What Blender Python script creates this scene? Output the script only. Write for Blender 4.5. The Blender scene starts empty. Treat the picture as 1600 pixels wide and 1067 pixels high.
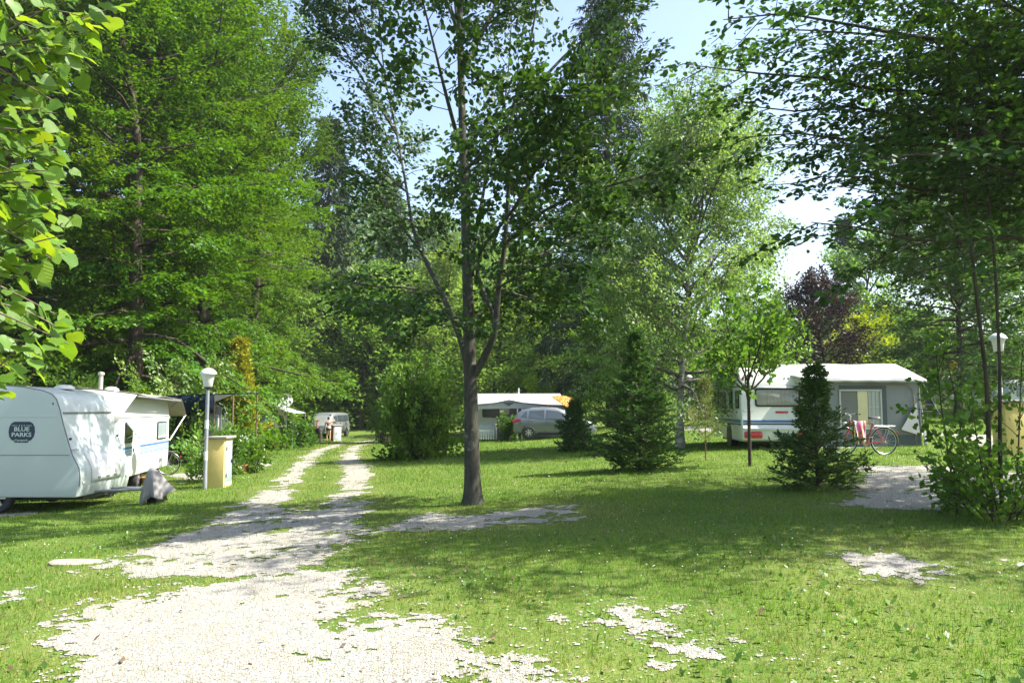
import bpy, bmesh, math, random
import numpy as np
from mathutils import Vector, Matrix

# ------------------------------------------------------------------ camera, light, exposure
SC = bpy.context.scene
COL = SC.collection
F_PX, W_PX, H_PX, HORIZON = 1250.0, 1600.0, 1067.0, 635.0
CAM = np.array([0.0, 0.0, 1.7])
PITCH = math.atan((HORIZON - H_PX / 2) / F_PX)
cam_data = bpy.data.cameras.new('camera')
cam_data.sensor_width = 36.0
cam_data.lens = 36.0 * F_PX / W_PX
cam_data.clip_start, cam_data.clip_end = 0.05, 3000.0
cam = bpy.data.objects.new('camera', cam_data)
COL.objects.link(cam)
cam.location = CAM
cam.rotation_euler = (math.radians(90) + PITCH, 0, 0)
SC.camera = cam

SUN_EL = math.radians(51)
SUN_AZ = math.radians(-2)          # towards +X, swung this far to +Y (ahead of the camera)
sun_vec = Vector((math.cos(SUN_EL) * math.cos(SUN_AZ), math.cos(SUN_EL) * math.sin(SUN_AZ), math.sin(SUN_EL)))
world = bpy.data.worlds.new('World')
SC.world = world
world.use_nodes = True
wn = world.node_tree
wn.nodes.clear()
wo = wn.nodes.new('ShaderNodeOutputWorld')
wb = wn.nodes.new('ShaderNodeBackground')
sky = wn.nodes.new('ShaderNodeTexSky')
sky.sky_type = 'NISHITA'
sky.sun_disc = False
sky.sun_elevation = SUN_EL
sky.sun_rotation = math.radians(90) - SUN_AZ
sky.air_density = 1.0
sky.dust_density = 2.2
sky.ozone_density = 0.4
wb.inputs['Strength'].default_value = 0.118
wn.links.new(sky.outputs[0], wb.inputs[0])
wn.links.new(wb.outputs[0], wo.inputs[0])
sun_data = bpy.data.lights.new('sun', 'SUN')
sun_data.energy = 5.0
sun_data.angle = math.radians(0.53)
sun_data.color = (1.0, 0.95, 0.86)
sun = bpy.data.objects.new('sun', sun_data)
COL.objects.link(sun)
sun.rotation_euler = (-sun_vec).to_track_quat('-Z', 'Y').to_euler()
sun.location = (20, 10, 40)
SC.view_settings.view_transform = 'Standard'
SC.view_settings.look = 'None'
SC.view_settings.gamma = 1.0
SC.view_settings.use_curve_mapping = False
SC.view_settings.exposure = 1.62
SC.render.engine = 'CYCLES'
cy = SC.cycles
cy.max_bounces, cy.diffuse_bounces, cy.glossy_bounces = 7, 3, 2
cy.transmission_bounces, cy.transparent_max_bounces = 4, 6
cy.caustics_reflective = cy.caustics_refractive = False
cy.use_denoising = True
HAZE = 0.00026
cy.volume_bounces = 0
cy.sample_clamp_indirect = 6.0

# ------------------------------------------------------------------ measuring helpers
CP, SP = math.cos(PITCH), math.sin(PITCH)
def world_at(px, py, d):
    """World point seen at photo pixel (px,py) at distance d ahead."""
    x = (px - W_PX / 2) / F_PX
    v = -(py - H_PX / 2) / F_PX
    dy, dz = CP - v * SP, SP + v * CP
    t = d / dy
    return np.array([x * t, d, CAM[2] + dz * t])

TERRAIN_POINTS = [(100, 806, 16.7), (20, 812, 15.6), (320, 763, 20.8), (265, 747, 24), (300, 722, 31), (430, 700, 43),
    (520, 690, 58), (540, 686, 62), (600, 687, 62), (650, 718, 28.6), (740, 785, 14), (868, 686, 41.7), (800, 686, 46),
    (1000, 740, 19), (900, 705, 28), (1063, 697, 27), (1172, 725, 18.7), (1160, 704, 24.5), (1430, 700, 23.5),
    (1278, 762, 13.8), (1550, 805, 10.3), (1567, 708, 20.8), (1085, 661, 50), (1490, 637, 65), (1497, 660, 45),
    (957, 675, 45), (100, 1060, 5), (800, 1063, 5), (1500, 1063, 5)]
TP = np.array([world_at(*p) for p in TERRAIN_POINTS] + [[0, 0, 0], [-8, 2, -.1], [8, 2, .1], [-22, 42, -.4], [-30, 20, -.4],
              [30, 90, 1.6], [50, 60, 2.0], [0, 100, -.4], [-40, 70, -.4], [24, 30, .7], [22, 12, .4], [-18, 8, -.4]])
def _kern(a, b, s=11.0):
    return np.exp(-((a[:, None, :] - b[None, :, :]) ** 2).sum(-1) / (2 * s * s))
_WT = np.linalg.solve(_kern(TP[:, :2], TP[:, :2]) + 0.03 * np.eye(len(TP)), TP[:, 2])
def smooth(t):
    t = np.clip(t, 0, 1)
    return t * t * (3 - 2 * t)
def terrain(x, y):
    x = np.atleast_1d(np.asarray(x, float)); y = np.atleast_1d(np.asarray(y, float))
    shp = x.shape
    q = np.stack([x.ravel(), y.ravel()], 1)
    z = np.zeros(len(q))
    for i in range(0, len(q), 20000):
        z[i:i + 20000] = _kern(q[i:i + 20000], TP[:, :2]) @ _WT
    X, Y = q[:, 0], q[:, 1]
    hq = np.maximum((Y - 82) * 0.62, (-X - 27) * 0.7)
    hill = 34 * smooth(np.maximum(hq, 0) / 62) * smooth((48 - X) / 78)
    return (z + hill).reshape(shp)
def tz(x, y):
    return float(terrain(x, y)[0])
def stand(px, d):
    """Point on the ground below photo column px, d metres ahead."""
    z = 0.0
    for _ in range(4):
        vy = (z - CAM[2]) / d
        # solve for depth scale of that direction
        v = (vy * CP - SP) / (CP + vy * SP)
        x = (px - W_PX / 2) / F_PX * d / (CP - v * SP)
        z = tz(x, d)
    return np.array([x, d, z])
def on_ground(px, py):
    """Where the sight line through a photo pixel meets the terrain."""
    lo, hi = 2.0, 120.0
    for _ in range(46):
        m = math.sqrt(lo * hi)
        p = world_at(px, py, m)
        if p[2] > tz(p[0], p[1]): lo = m
        else: hi = m
    return world_at(px, py, lo)

# ------------------------------------------------------------------ materials
MATS = {}
def _nodes(name):
    m = bpy.data.materials.new(name); m.use_nodes = True
    nt = m.node_tree; nt.nodes.clear()
    out = nt.nodes.new('ShaderNodeOutputMaterial')
    return m, nt, out
def _mixcol(nt, fac, a, b, blend='MIX'):
    n = nt.nodes.new('ShaderNodeMix'); n.data_type = 'RGBA'; n.blend_type = blend
    for s, v in ((n.inputs[0], fac), (n.inputs[6], a), (n.inputs[7], b)):
        if isinstance(v, (int, float)): s.default_value = v
        elif isinstance(v, (tuple, list)): s.default_value = (*v[:3], 1)
        else: nt.links.new(v, s)
    return n.outputs[2]
def _noise(nt, scale, detail=4, rough=0.6, coord='Object', vec_scale=None):
    tc = nt.nodes.new('ShaderNodeTexCoord')
    n = nt.nodes.new('ShaderNodeTexNoise')
    n.inputs['Scale'].default_value = scale; n.inputs['Detail'].default_value = detail; n.inputs['Roughness'].default_value = rough
    src = tc.outputs[coord]
    if vec_scale:
        mp = nt.nodes.new('ShaderNodeMapping'); mp.inputs['Scale'].default_value = vec_scale
        nt.links.new(src, mp.inputs[0]); src = mp.outputs[0]
    nt.links.new(src, n.inputs['Vector'])
    return n
def _ramp(nt, src, stops):
    r = nt.nodes.new('ShaderNodeValToRGB')
    while len(r.color_ramp.elements) < len(stops): r.color_ramp.elements.new(0.5)
    for e, (p, c) in zip(r.color_ramp.elements, stops):
        e.position = p; e.color = (*c, 1) if isinstance(c, (tuple, list)) else (c, c, c, 1)
    nt.links.new(src, r.inputs[0])
    return r.outputs[0]
def solid(name, rgb, rough=0.5, metal=0.0, var=0.14, scale=5.0, bump=0.0, coat=0.0, dirt=None, stretch=None):
    """Painted, moulded or woven surface: colour with mottling, optional dirt and fine relief."""
    if name in MATS: return MATS[name]
    m, nt, out = _nodes(name)
    b = nt.nodes.new('ShaderNodeBsdfPrincipled')
    n = _noise(nt, scale, 5, 0.65, vec_scale=stretch)
    dark = tuple(c * (1 - var) for c in (dirt or rgb)) if not dirt else dirt
    f = _ramp(nt, n.outputs[0], [(0.35, 0.0), (0.75, 1.0)])
    fac = nt.nodes.new('ShaderNodeMath'); fac.operation = 'MULTIPLY'; nt.links.new(f, fac.inputs[0])
    fac.inputs[1].default_value = 1.0 if not dirt else var
    nt.links.new(_mixcol(nt, fac.outputs[0], rgb, dark), b.inputs['Base Color'])
    b.inputs['Metallic'].default_value = metal
    rr = nt.nodes.new('ShaderNodeMapRange'); rr.inputs['To Min'].default_value = max(rough - .08, .02); rr.inputs['To Max'].default_value = min(rough + .12, 1)
    nt.links.new(n.outputs[0], rr.inputs[0]); nt.links.new(rr.outputs[0], b.inputs['Roughness'])
    b.inputs['Coat Weight'].default_value = coat
    if bump:
        n2 = _noise(nt, scale * 9, 3)
        bm_ = nt.nodes.new('ShaderNodeBump'); bm_.inputs['Strength'].default_value = bump; bm_.inputs['Distance'].default_value = 0.01
        nt.links.new(n2.outputs[0], bm_.inputs['Height']); nt.links.new(bm_.outputs[0], b.inputs['Normal'])
    nt.links.new(b.outputs[0], out.inputs[0])
    MATS[name] = m
    return m
def glass(name, rgb=(0.03, 0.04, 0.045), rough=0.05, alpha=1.0):
    if name in MATS: return MATS[name]
    m, nt, out = _nodes(name)
    b = nt.nodes.new('ShaderNodeBsdfPrincipled')
    n = _noise(nt, 1.5, 2)
    nt.links.new(_mixcol(nt, n.outputs[0], rgb, tuple(c * 1.5 for c in rgb)), b.inputs['Base Color'])
    b.inputs['Roughness'].default_value = rough
    b.inputs['Specular IOR Level'].default_value = 0.7
    if alpha < 1: b.inputs['Alpha'].default_value = alpha
    nt.links.new(b.outputs[0], out.inputs[0])
    MATS[name] = m
    return m
def cloth(name, rgb, trans=0.25, var=0.12):
    if name in MATS: return MATS[name]
    m, nt, out = _nodes(name)
    b = nt.nodes.new('ShaderNodeBsdfDiffuse'); t = nt.nodes.new('ShaderNodeBsdfTranslucent'); mx = nt.nodes.new('ShaderNodeMixShader')
    n = _noise(nt, 3.0, 5)
    c = _mixcol(nt, n.outputs[0], rgb, tuple(v * (1 - 2 * var) for v in rgb))
    nt.links.new(c, b.inputs[0]); nt.links.new(c, t.inputs[0])
    mx.inputs[0].default_value = trans
    n2 = _noise(nt, 2.2, 3, vec_scale=(1, 1, .4))
    bp = nt.nodes.new('ShaderNodeBump'); bp.inputs['Strength'].default_value = 0.25; bp.inputs['Distance'].default_value = 0.05
    nt.links.new(n2.outputs[0], bp.inputs['Height']); nt.links.new(bp.outputs[0], b.inputs['Normal'])
    nt.links.new(b.outputs[0], mx.inputs[1]); nt.links.new(t.outputs[0], mx.inputs[2]); nt.links.new(mx.outputs[0], out.inputs[0])
    MATS[name] = m
    return m
def leafy(name, rgb, trans, mix=0.42, gloss=0.16, spread=0.38, young=None):
    """Leaf: glossy upper face, light through it, every leaf a little different; trees differ by object."""
    if name in MATS: return MATS[name]
    m, nt, out = _nodes(name)
    geo = nt.nodes.new('ShaderNodeNewGeometry'); oi = nt.nodes.new('ShaderNodeObjectInfo')
    n = _noise(nt, 0.35, 3)
    val = nt.nodes.new('ShaderNodeMapRange'); val.inputs['To Min'].default_value = 1 - spread; val.inputs['To Max'].default_value = 1 + spread
    nt.links.new(geo.outputs['Random Per Island'], val.inputs[0])
    hs = nt.nodes.new('ShaderNodeMapRange'); hs.inputs['To Min'].default_value = 0.488; hs.inputs['To Max'].default_value = 0.512
    nt.links.new(oi.outputs['Random'], hs.inputs[0])
    yf = _ramp(nt, n.outputs[0], [(0.42, 0.0), (0.72, 0.8)])
    y = young or tuple(v * k for v, k in zip(rgb, (1.55, 1.25, 1.0)))
    base = _mixcol(nt, yf, rgb, y)
    tr = _mixcol(nt, yf, trans, tuple(v * k for v, k in zip(trans, (1.25, 1.08, 1.0))))
    outs = []
    for c in (base, tr):
        h = nt.nodes.new('ShaderNodeHueSaturation'); nt.links.new(c, h.inputs['Color']); nt.links.new(val.outputs[0], h.inputs['Value']); nt.links.new(hs.outputs[0], h.inputs['Hue'])
        outs.append(h.outputs[0])
    p = nt.nodes.new('ShaderNodeBsdfPrincipled'); p.inputs['Roughness'].default_value = 0.46; p.inputs['Specular IOR Level'].default_value = gloss
    t = nt.nodes.new('ShaderNodeBsdfTranslucent'); mx = nt.nodes.new('ShaderNodeMixShader'); mx.inputs[0].default_value = mix
    nt.links.new(outs[0], p.inputs['Base Color']); nt.links.new(outs[1], t.inputs[0])
    nt.links.new(p.outputs[0], mx.inputs[1]); nt.links.new(t.outputs[0], mx.inputs[2]); nt.links.new(mx.outputs[0], out.inputs[0])
    MATS[name] = m
    return m
def bark(name, rgb, rgb2, scale=(6, 6, 1.3), bump=0.6, spots=None):
    if name in MATS: return MATS[name]
    m, nt, out = _nodes(name)
    p = nt.nodes.new('ShaderNodeBsdfPrincipled'); p.inputs['Roughness'].default_value = 0.9; p.inputs['Specular IOR Level'].default_value = 0.118
    n = _noise(nt, 3.2, 8, 0.7, vec_scale=scale)
    c = _mixcol(nt, _ramp(nt, n.outputs[0], [(0.35, 0.0), (0.62, 1.0)]), rgb, rgb2)
    if spots:
        n3 = _noise(nt, 5.0, 4, 0.6)
        c = _mixcol(nt, _ramp(nt, n3.outputs[0], [(0.58, 0.0), (0.68, 1.0)]), c, spots)
    nt.links.new(c, p.inputs['Base Color'])
    bp = nt.nodes.new('ShaderNodeBump'); bp.inputs['Strength'].default_value = bump; bp.inputs['Distance'].default_value = 0.02
    nt.links.new(n.outputs[0], bp.inputs['Height']); nt.links.new(bp.outputs[0], p.inputs['Normal'])
    nt.links.new(p.outputs[0], out.inputs[0])
    MATS[name] = m
    return m

# ------------------------------------------------------------------ mesh helpers
def mesh_np(name, V, faces, mat=None, smooth_=False):
    """Mesh from a vertex array and a list of equal-sided face arrays."""
    me = bpy.data.meshes.new(name)
    V = np.asarray(V, np.float32)
    faces = [np.asarray(f, np.int32) for f in faces if len(f)]
    me.vertices.add(len(V)); me.vertices.foreach_set('co', V.ravel())
    tot = np.concatenate([np.full(len(f), f.shape[1], np.int32) for f in faces])
    loops = np.concatenate([f.ravel() for f in faces])
    me.loops.add(len(loops)); me.loops.foreach_set('vertex_index', loops)
    me.polygons.add(len(tot))
    me.polygons.foreach_set('loop_start', np.concatenate([[0], np.cumsum(tot)[:-1]]).astype(np.int32))
    me.polygons.foreach_set('loop_total', tot)
    if smooth_: me.polygons.foreach_set('use_smooth', np.ones(len(tot), bool))
    me.update(calc_edges=True)
    if mat: me.materials.append(mat)
    return me
def link(name, data, parent=None, kind=None):
    o = bpy.data.objects.new(name, data); COL.objects.link(o)
    if parent: o.parent = parent
    if kind: o['kind'] = kind
    return o
def tag(o, label, cat, group=None):
    o['label'] = label; o['category'] = cat
    if group: o['group'] = group
    return o
def thing(name, label, cat, loc=(0, 0, 0), rz=0.0, group=None):
    o = link(name, None); o.location = [float(v) for v in loc]; o.rotation_euler = (0, 0, rz); o.empty_display_size = 0.2
    return tag(o, label, cat, group)
def copy_thing(src, label=None, loc=None, rz=None, scale=None):
    """A thing with copies of its parts and their sub-parts, sharing mesh data."""
    def dup(o, parent):
        c = o.copy(); COL.objects.link(c); c.parent = parent
        for ch in o.children: dup(ch, c)
        return c
    r = dup(src, None)
    if label: r['label'] = label
    if loc is not None: r.location = [float(v) for v in loc]
    if rz is not None: r.rotation_euler = (0, 0, rz)
    if scale is not None: r.scale = (scale,) * 3 if isinstance(scale, (int, float)) else scale
    return r
def rrect(x0, x1, z0, z1, r=0.05, n=4):
    pts = []
    for cx, cz, a in ((x1 - r, z1 - r, 0), (x0 + r, z1 - r, 90), (x0 + r, z0 + r, 180), (x1 - r, z0 + r, 270)):
        for i in range(n + 1):
            t = math.radians(a + 90 * i / n)
            pts.append((cx + r * math.cos(t), cz + r * math.sin(t)))
    return pts
class MB:
    """Collects shapes; build() links them as ONE mesh object."""
    def __init__(self): self.V = []; self.F = []
    def add(self, V, Fc):
        o = len(self.V); self.V += [tuple(float(c) for c in v) for v in V]; self.F += [tuple(i + o for i in f) for f in Fc]; return self
    def box(self, c, s, rz=0.0, ry=0.0, rx=0.0):
        M = Matrix.Rotation(rz, 3, 'Z') @ Matrix.Rotation(ry, 3, 'Y') @ Matrix.Rotation(rx, 3, 'X')
        V = [Vector(c) + M @ Vector((sx * s[0] / 2, sy * s[1] / 2, sz * s[2] / 2)) for sx in (-1, 1) for sy in (-1, 1) for sz in (-1, 1)]
        return self.add(V, [(0, 1, 3, 2), (4, 6, 7, 5), (0, 4, 5, 1), (2, 3, 7, 6), (0, 2, 6, 4), (1, 5, 7, 3)])
    def slab(self, pts, off):
        """Closed solid between a polygon and its copy moved by off."""
        n = len(pts); off = Vector(off)
        V = [Vector(p) for p in pts] + [Vector(p) + off for p in pts]
        return self.add(V, [tuple(range(n))[::-1], tuple(range(n, 2 * n))] + [(i, (i + 1) % n, n + (i + 1) % n, n + i) for i in range(n)])
    def prism(self, prof, y0, y1):          # profile (x,z) extruded along y
        return self.slab([(x, y0, z) for x, z in prof], (0, y1 - y0, 0))
    def plate(self, pts2, org, ux, uz, t):
        """Polygon given in plane coordinates, t thick along ux x uz."""
        org, ux, uz = Vector(org), Vector(ux), Vector(uz)
        n = ux.cross(uz).normalized()
        return self.slab([org + ux * a + uz * b for a, b in pts2], n * t)
    def tube(self, pts, r, sides=8, caps=True):
        P = [Vector(p) for p in pts]; R = r if isinstance(r, (list, tuple)) else [r] * len(P)
        V, Fc = [], []
        t0 = (P[1] - P[0]).normalized(); ref = Vector((0, 0, 1)) if abs(t0.z) < .9 else Vector((1, 0, 0)); u = t0.cross(ref).normalized()
        for i, p in enumerate(P):
            t = (P[min(i + 1, len(P) - 1)] - P[max(i - 1, 0)]).normalized()
            u = (u - t * u.dot(t)).normalized(); w = t.cross(u)
            V += [p + (u * math.cos(2 * math.pi * k / sides) + w * math.sin(2 * math.pi * k / sides)) * R[i] for k in range(sides)]
        for i in range(len(P) - 1):
            for k in range(sides):
                a, b = i * sides + k, i * sides + (k + 1) % sides
                Fc.append((a, b, b + sides, a + sides))
        if caps: Fc += [tuple(range(sides))[::-1], tuple(range((len(P) - 1) * sides, len(P) * sides))]
        return self.add(V, Fc)
    def lathe(self, prof, org=(0, 0, 0), sides=20, axis='Z', caps=True):
        org = Vector(org); V, Fc = [], []
        for r, h in prof:
            for k in range(sides):
                a = 2 * math.pi * k / sides; c, s = r * math.cos(a), r * math.sin(a)
                V.append(org + (Vector((c, s, h)) if axis == 'Z' else Vector((c, h, s)) if axis == 'Y' else Vector((h, c, s))))
        for i in range(len(prof) - 1):
            for k in range(sides):
                a, b = i * sides + k, i * sides + (k + 1) % sides
                Fc.append((a, b, b + sides, a + sides))
        if caps: Fc += [tuple(range(sides))[::-1], tuple(range((len(prof) - 1) * sides, len(prof) * sides))]
        return self.add(V, Fc)
    def sheet(self, rows, close=False):
        n = len(rows[0]); V = [p for r in rows for p in r]
        Fc = [(i * n + k, i * n + k + 1, (i + 1) * n + k + 1, (i + 1) * n + k) for i in range(len(rows) - 1) for k in range(n - 1)]
        return self.add(V, Fc)
    def loft(self, secs):
        """Closed rings of equal length joined one after another, ends capped."""
        n = len(secs[0]); V = [p for s in secs for p in s]
        Fc = [(i * n + k, i * n + (k + 1) % n, (i + 1) * n + (k + 1) % n, (i + 1) * n + k) for i in range(len(secs) - 1) for k in range(n)]
        Fc += [tuple(range(n))[::-1], tuple(range((len(secs) - 1) * n, len(secs) * n))]
        return self.add(V, Fc)
    def build(self, name, mat, parent=None, bevel=0.0, seg=2, angle=40, thick=0.0):
        me = bpy.data.meshes.new(name)
        me.from_pydata(self.V, [], self.F)
        b = bmesh.new(); b.from_mesh(me)
        bmesh.ops.recalc_face_normals(b, faces=b.faces)
        if bevel:
            es = [e for e in b.edges if len(e.link_faces) == 2 and e.calc_face_angle(0) > math.radians(28)]
            bmesh.ops.bevel(b, geom=es, offset=bevel, segments=seg, profile=0.5, affect='EDGES', clamp_overlap=True)
        b.to_mesh(me); b.free()
        me.polygons.foreach_set('use_smooth', np.ones(len(me.polygons), bool))
        me.set_sharp_from_angle(angle=math.radians(angle))
        me.materials.append(mat)
        o = link(name, me, parent)
        if thick:
            sm = o.modifiers.new('thickness', 'SOLIDIFY'); sm.thickness = thick; sm.offset = 0
        return o

def value_noise(x, y, seed=0):
    xi, yi = np.floor(x).astype(np.int64), np.floor(y).astype(np.int64)
    fx, fy = x - xi, y - yi
    fx, fy = fx * fx * (3 - 2 * fx), fy * fy * (3 - 2 * fy)
    def h(a, b):
        v = (a * 374761393 + b * 668265263 + seed * 1274126177) & 0x7fffffff
        v = ((v ^ (v >> 13)) * 1274126177) & 0x7fffffff
        return ((v ^ (v >> 16)) & 0xffff) / 65535.0
    return (h(xi, yi) * (1 - fx) + h(xi + 1, yi) * fx) * (1 - fy) + (h(xi, yi + 1) * (1 - fx) + h(xi + 1, yi + 1) * fx) * fy
def fbm(x, y, octv=4, seed=0):
    v, a, t = 0, 1.0, 0
    for o in range(octv):
        v = v + a * value_noise(x * 2 ** o, y * 2 ** o, seed + o); t += a; a *= 0.55
    return v / t
# ------------------------------------------------------------------ ground, gravel, grass
def sd_poly(P, poly):
    poly = np.asarray(poly); n = len(poly)
    d = np.full(len(P), 1e9); inside = np.zeros(len(P), bool)
    for i in range(n):
        a, b = poly[i], poly[(i + 1) % n]
        e = b - a; w = P - a
        t = np.clip((w @ e) / (e @ e), 0, 1)
        d = np.minimum(d, np.hypot(*(w - t[:, None] * e).T))
        c = ((a[1] > P[:, 1]) != (b[1] > P[:, 1]))
        with np.errstate(divide='ignore', invalid='ignore'):
            inside ^= c & (P[:, 0] < (b[0] - a[0]) * (P[:, 1] - a[1]) / (b[1] - a[1]) + a[0])
    return np.where(inside, -d, d)
def sd_line(P, line, wid):
    d = np.full(len(P), 1e9)
    for i in range(len(line) - 1):
        a, b = line[i], line[i + 1]; e = b - a; w = P - a
        t = np.clip((w @ e) / (e @ e), 0, 1)
        d = np.minimum(d, np.hypot(*(w - t[:, None] * e).T) - (wid[i] * (1 - t) + wid[i + 1] * t))
    return d
def G2(pts): return np.array([on_ground(*p)[:2] for p in pts])
PATCHES = [  # outline on the ground, edge softness (m), strength
    (G2([(60, 1120), (95, 1040), (112, 985), (150, 955), (300, 915), (480, 893), (600, 905), (630, 950), (760, 985), (800, 1040), (640, 1120)]), 0.7, 0.92),
    (G2([(600, 950), (760, 962), (830, 955), (985, 955), (995, 985), (900, 1000), (860, 1040), (1000, 1130), (500, 1130)]), 1.1, 0.66),
    (G2([(225, 882), (290, 850), (380, 800), (500, 790), (580, 800), (560, 835), (420, 870), (330, 885)]), 0.9, 0.66),
    (G2([(560, 822), (640, 806), (760, 800), (900, 790), (905, 806), (800, 822), (660, 832)]), 0.5, 0.72),
    (G2([(1330, 728), (1500, 727), (1600, 740), (1600, 775), (1480, 800), (1330, 790)]), 0.5, 0.95),
    (G2([(1280, 870), (1420, 862), (1560, 880), (1430, 918), (1330, 905)]), 0.9, 0.55),
    (G2([(620, 985), (900, 1005), (1250, 1040), (1300, 1120), (560, 1120)]), 1.2, 0.5),
    (G2([(0, 925), (50, 918), (40, 935), (0, 942)]), 0.2, 0.9),
    (G2([(-60, 800), (55, 797), (75, 803), (-40, 812)]), 0.4, 0.7),
    (G2([(268, 742), (318, 735), (320, 748), (285, 755)]), 0.4, 0.8),
    (G2([(372, 724), (440, 720), (410, 732), (380, 735)]), 0.4, 0.7),
]
TRACKS = [
    (G2([(720, 677), (640, 681), (590, 686), (535, 693), (495, 706), (470, 730), (440, 760), (400, 795), (340, 840), (260, 880)]), [.4, .4, .38, .36, .36, .4, .42, .5, .7, .8], 0.4, 0.85),
    (G2([(720, 681), (650, 685), (600, 689), (556, 697), (546, 712), (553, 735), (556, 765), (535, 800), (470, 850), (400, 880)]), [.4, .4, .38, .36, .4, .42, .42, .5, .7, .8], 0.4, 0.85),
    (G2([(1425, 677), (1540, 682), (1600, 700), (1680, 715)]), [.9, .9, 1, 1], 0.3, 0.95),
    (G2([(1040, 667), (1110, 671), (1160, 676)]), [.9, .9, .9], 0.3, 0.9),
]
def gravel_value(P):
    """0..1, over 0.5 is gravel; P is (n,2)."""
    g = np.zeros(len(P))
    for poly, soft, k in PATCHES:
        g = np.maximum(g, k * smooth(0.5 - sd_poly(P, poly) / (2 * soft)))
    for ln, w, soft, k in TRACKS:
        g = np.maximum(g, k * smooth(0.5 - sd_line(P, ln, w) / (2 * soft)))
    n = fbm(P[:, 0] * 1.6, P[:, 1] * 1.6, 5, 3)
    n2 = fbm(P[:, 0] * 9, P[:, 1] * 9, 3, 11)
    return np.where(g > 0.02, g + (n - 0.5) * 1.5 + (n2 - 0.5) * 0.9 + (fbm(P[:, 0] * 31, P[:, 1] * 31, 2, 17) - .5) * .7 - .06, 0)

def ground_rows(ys, nu, half):
    X, Y = [], []
    for y in ys:
        h = half(y); X.append(np.linspace(-h, h, nu)); Y.append(np.full(nu, y))
    return np.array(X), np.array(Y)
def grid_faces(nv, nu):
    i = np.arange(nv - 1)[:, None] * nu + np.arange(nu - 1)[None, :]
    return np.stack([i, i + 1, i + nu + 1, i + nu], -1).reshape(-1, 4)
def grass_ground_material():
    m, nt, out = _nodes('lawn_soil')
    p = nt.nodes.new('ShaderNodeBsdfPrincipled'); p.inputs['Roughness'].default_value = 0.95; p.inputs['Specular IOR Level'].default_value = 0.1
    n1 = _noise(nt, 0.55, 6, 0.65); n2 = _noise(nt, 14.0, 4, 0.7); n3 = _noise(nt, 60.0, 3, 0.7)
    c = _mixcol(nt, _ramp(nt, n1.outputs[0], [(0.38, 0.0), (0.66, 1.0)]), (0.06, 0.125, 0.014), (0.12, 0.17, 0.03))
    c = _mixcol(nt, _ramp(nt, n2.outputs[0], [(0.45, 0.0), (0.8, 0.75)]), c, (0.24, 0.21, 0.10))
    c = _mixcol(nt, _ramp(nt, n3.outputs[0], [(0.3, 0.55), (0.6, 0.0)]), c, (0.03, 0.05, 0.01))
    nt.links.new(c, p.inputs['Base Color'])
    bp = nt.nodes.new('ShaderNodeBump'); bp.inputs['Strength'].default_value = 0.8; bp.inputs['Distance'].default_value = 0.04
    nt.links.new(n2.outputs[0], bp.inputs['Height']); nt.links.new(bp.outputs[0], p.inputs['Normal'])
    nt.links.new(p.outputs[0], out.inputs[0])
    return m
def gravel_material():
    m, nt, out = _nodes('limestone_gravel')
    p = nt.nodes.new('ShaderNodeBsdfPrincipled'); p.inputs['Roughness'].default_value = 0.9; p.inputs['Specular IOR Level'].default_value = 0.2
    tc = nt.nodes.new('ShaderNodeTexCoord')
    v = nt.nodes.new('ShaderNodeTexVoronoi'); v.inputs['Scale'].default_value = 64; nt.links.new(tc.outputs['Object'], v.inputs['Vector'])
    n = _noise(nt, 1.2, 5, 0.65); n2 = _noise(nt, 30, 3, 0.7)
    hsv = nt.nodes.new('ShaderNodeSeparateColor'); nt.links.new(v.outputs['Color'], hsv.inputs[0])
    c = _mixcol(nt, hsv.outputs[0], (0.21, 0.20, 0.17), (0.38, 0.365, 0.325))
    c = _mixcol(nt, _ramp(nt, n.outputs[0], [(0.45, 0.0), (0.75, 0.65)]), c, (0.22, 0.20, 0.13))
    c = _mixcol(nt, _ramp(nt, v.outputs['Distance'], [(0.5, 0.0), (0.8, 0.5)]), c, (0.17, 0.16, 0.13))
    c = _mixcol(nt, _ramp(nt, n2.outputs[0], [(0.62, 0.0), (0.72, 0.5)]), c, (0.14, 0.16, 0.07))
    nt.links.new(c, p.inputs['Base Color'])
    bp = nt.nodes.new('ShaderNodeBump'); bp.inputs['Strength'].default_value = 0.9; bp.inputs['Distance'].default_value = 0.012; bp.invert = True
    nt.links.new(v.outputs['Distance'], bp.inputs['Height']); nt.links.new(bp.outputs[0], p.inputs['Normal'])
    nt.links.new(p.outputs[0], out.inputs[0])
    return m
LAWN, GRAVEL = grass_ground_material(), gravel_material()
half = lambda y: 14 + 0.95 * max(y, 0)
ys = np.concatenate([np.linspace(-10, 3, 14), np.geomspace(3.4, 235, 190)])
X, Y = ground_rows(ys, 230, half)
Z = terrain(X, Y)
o = link('ground', mesh_np('ground', np.stack([X, Y, Z], -1).reshape(-1, 3), [grid_faces(len(ys), 230)], LAWN, True), kind='structure')

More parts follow.
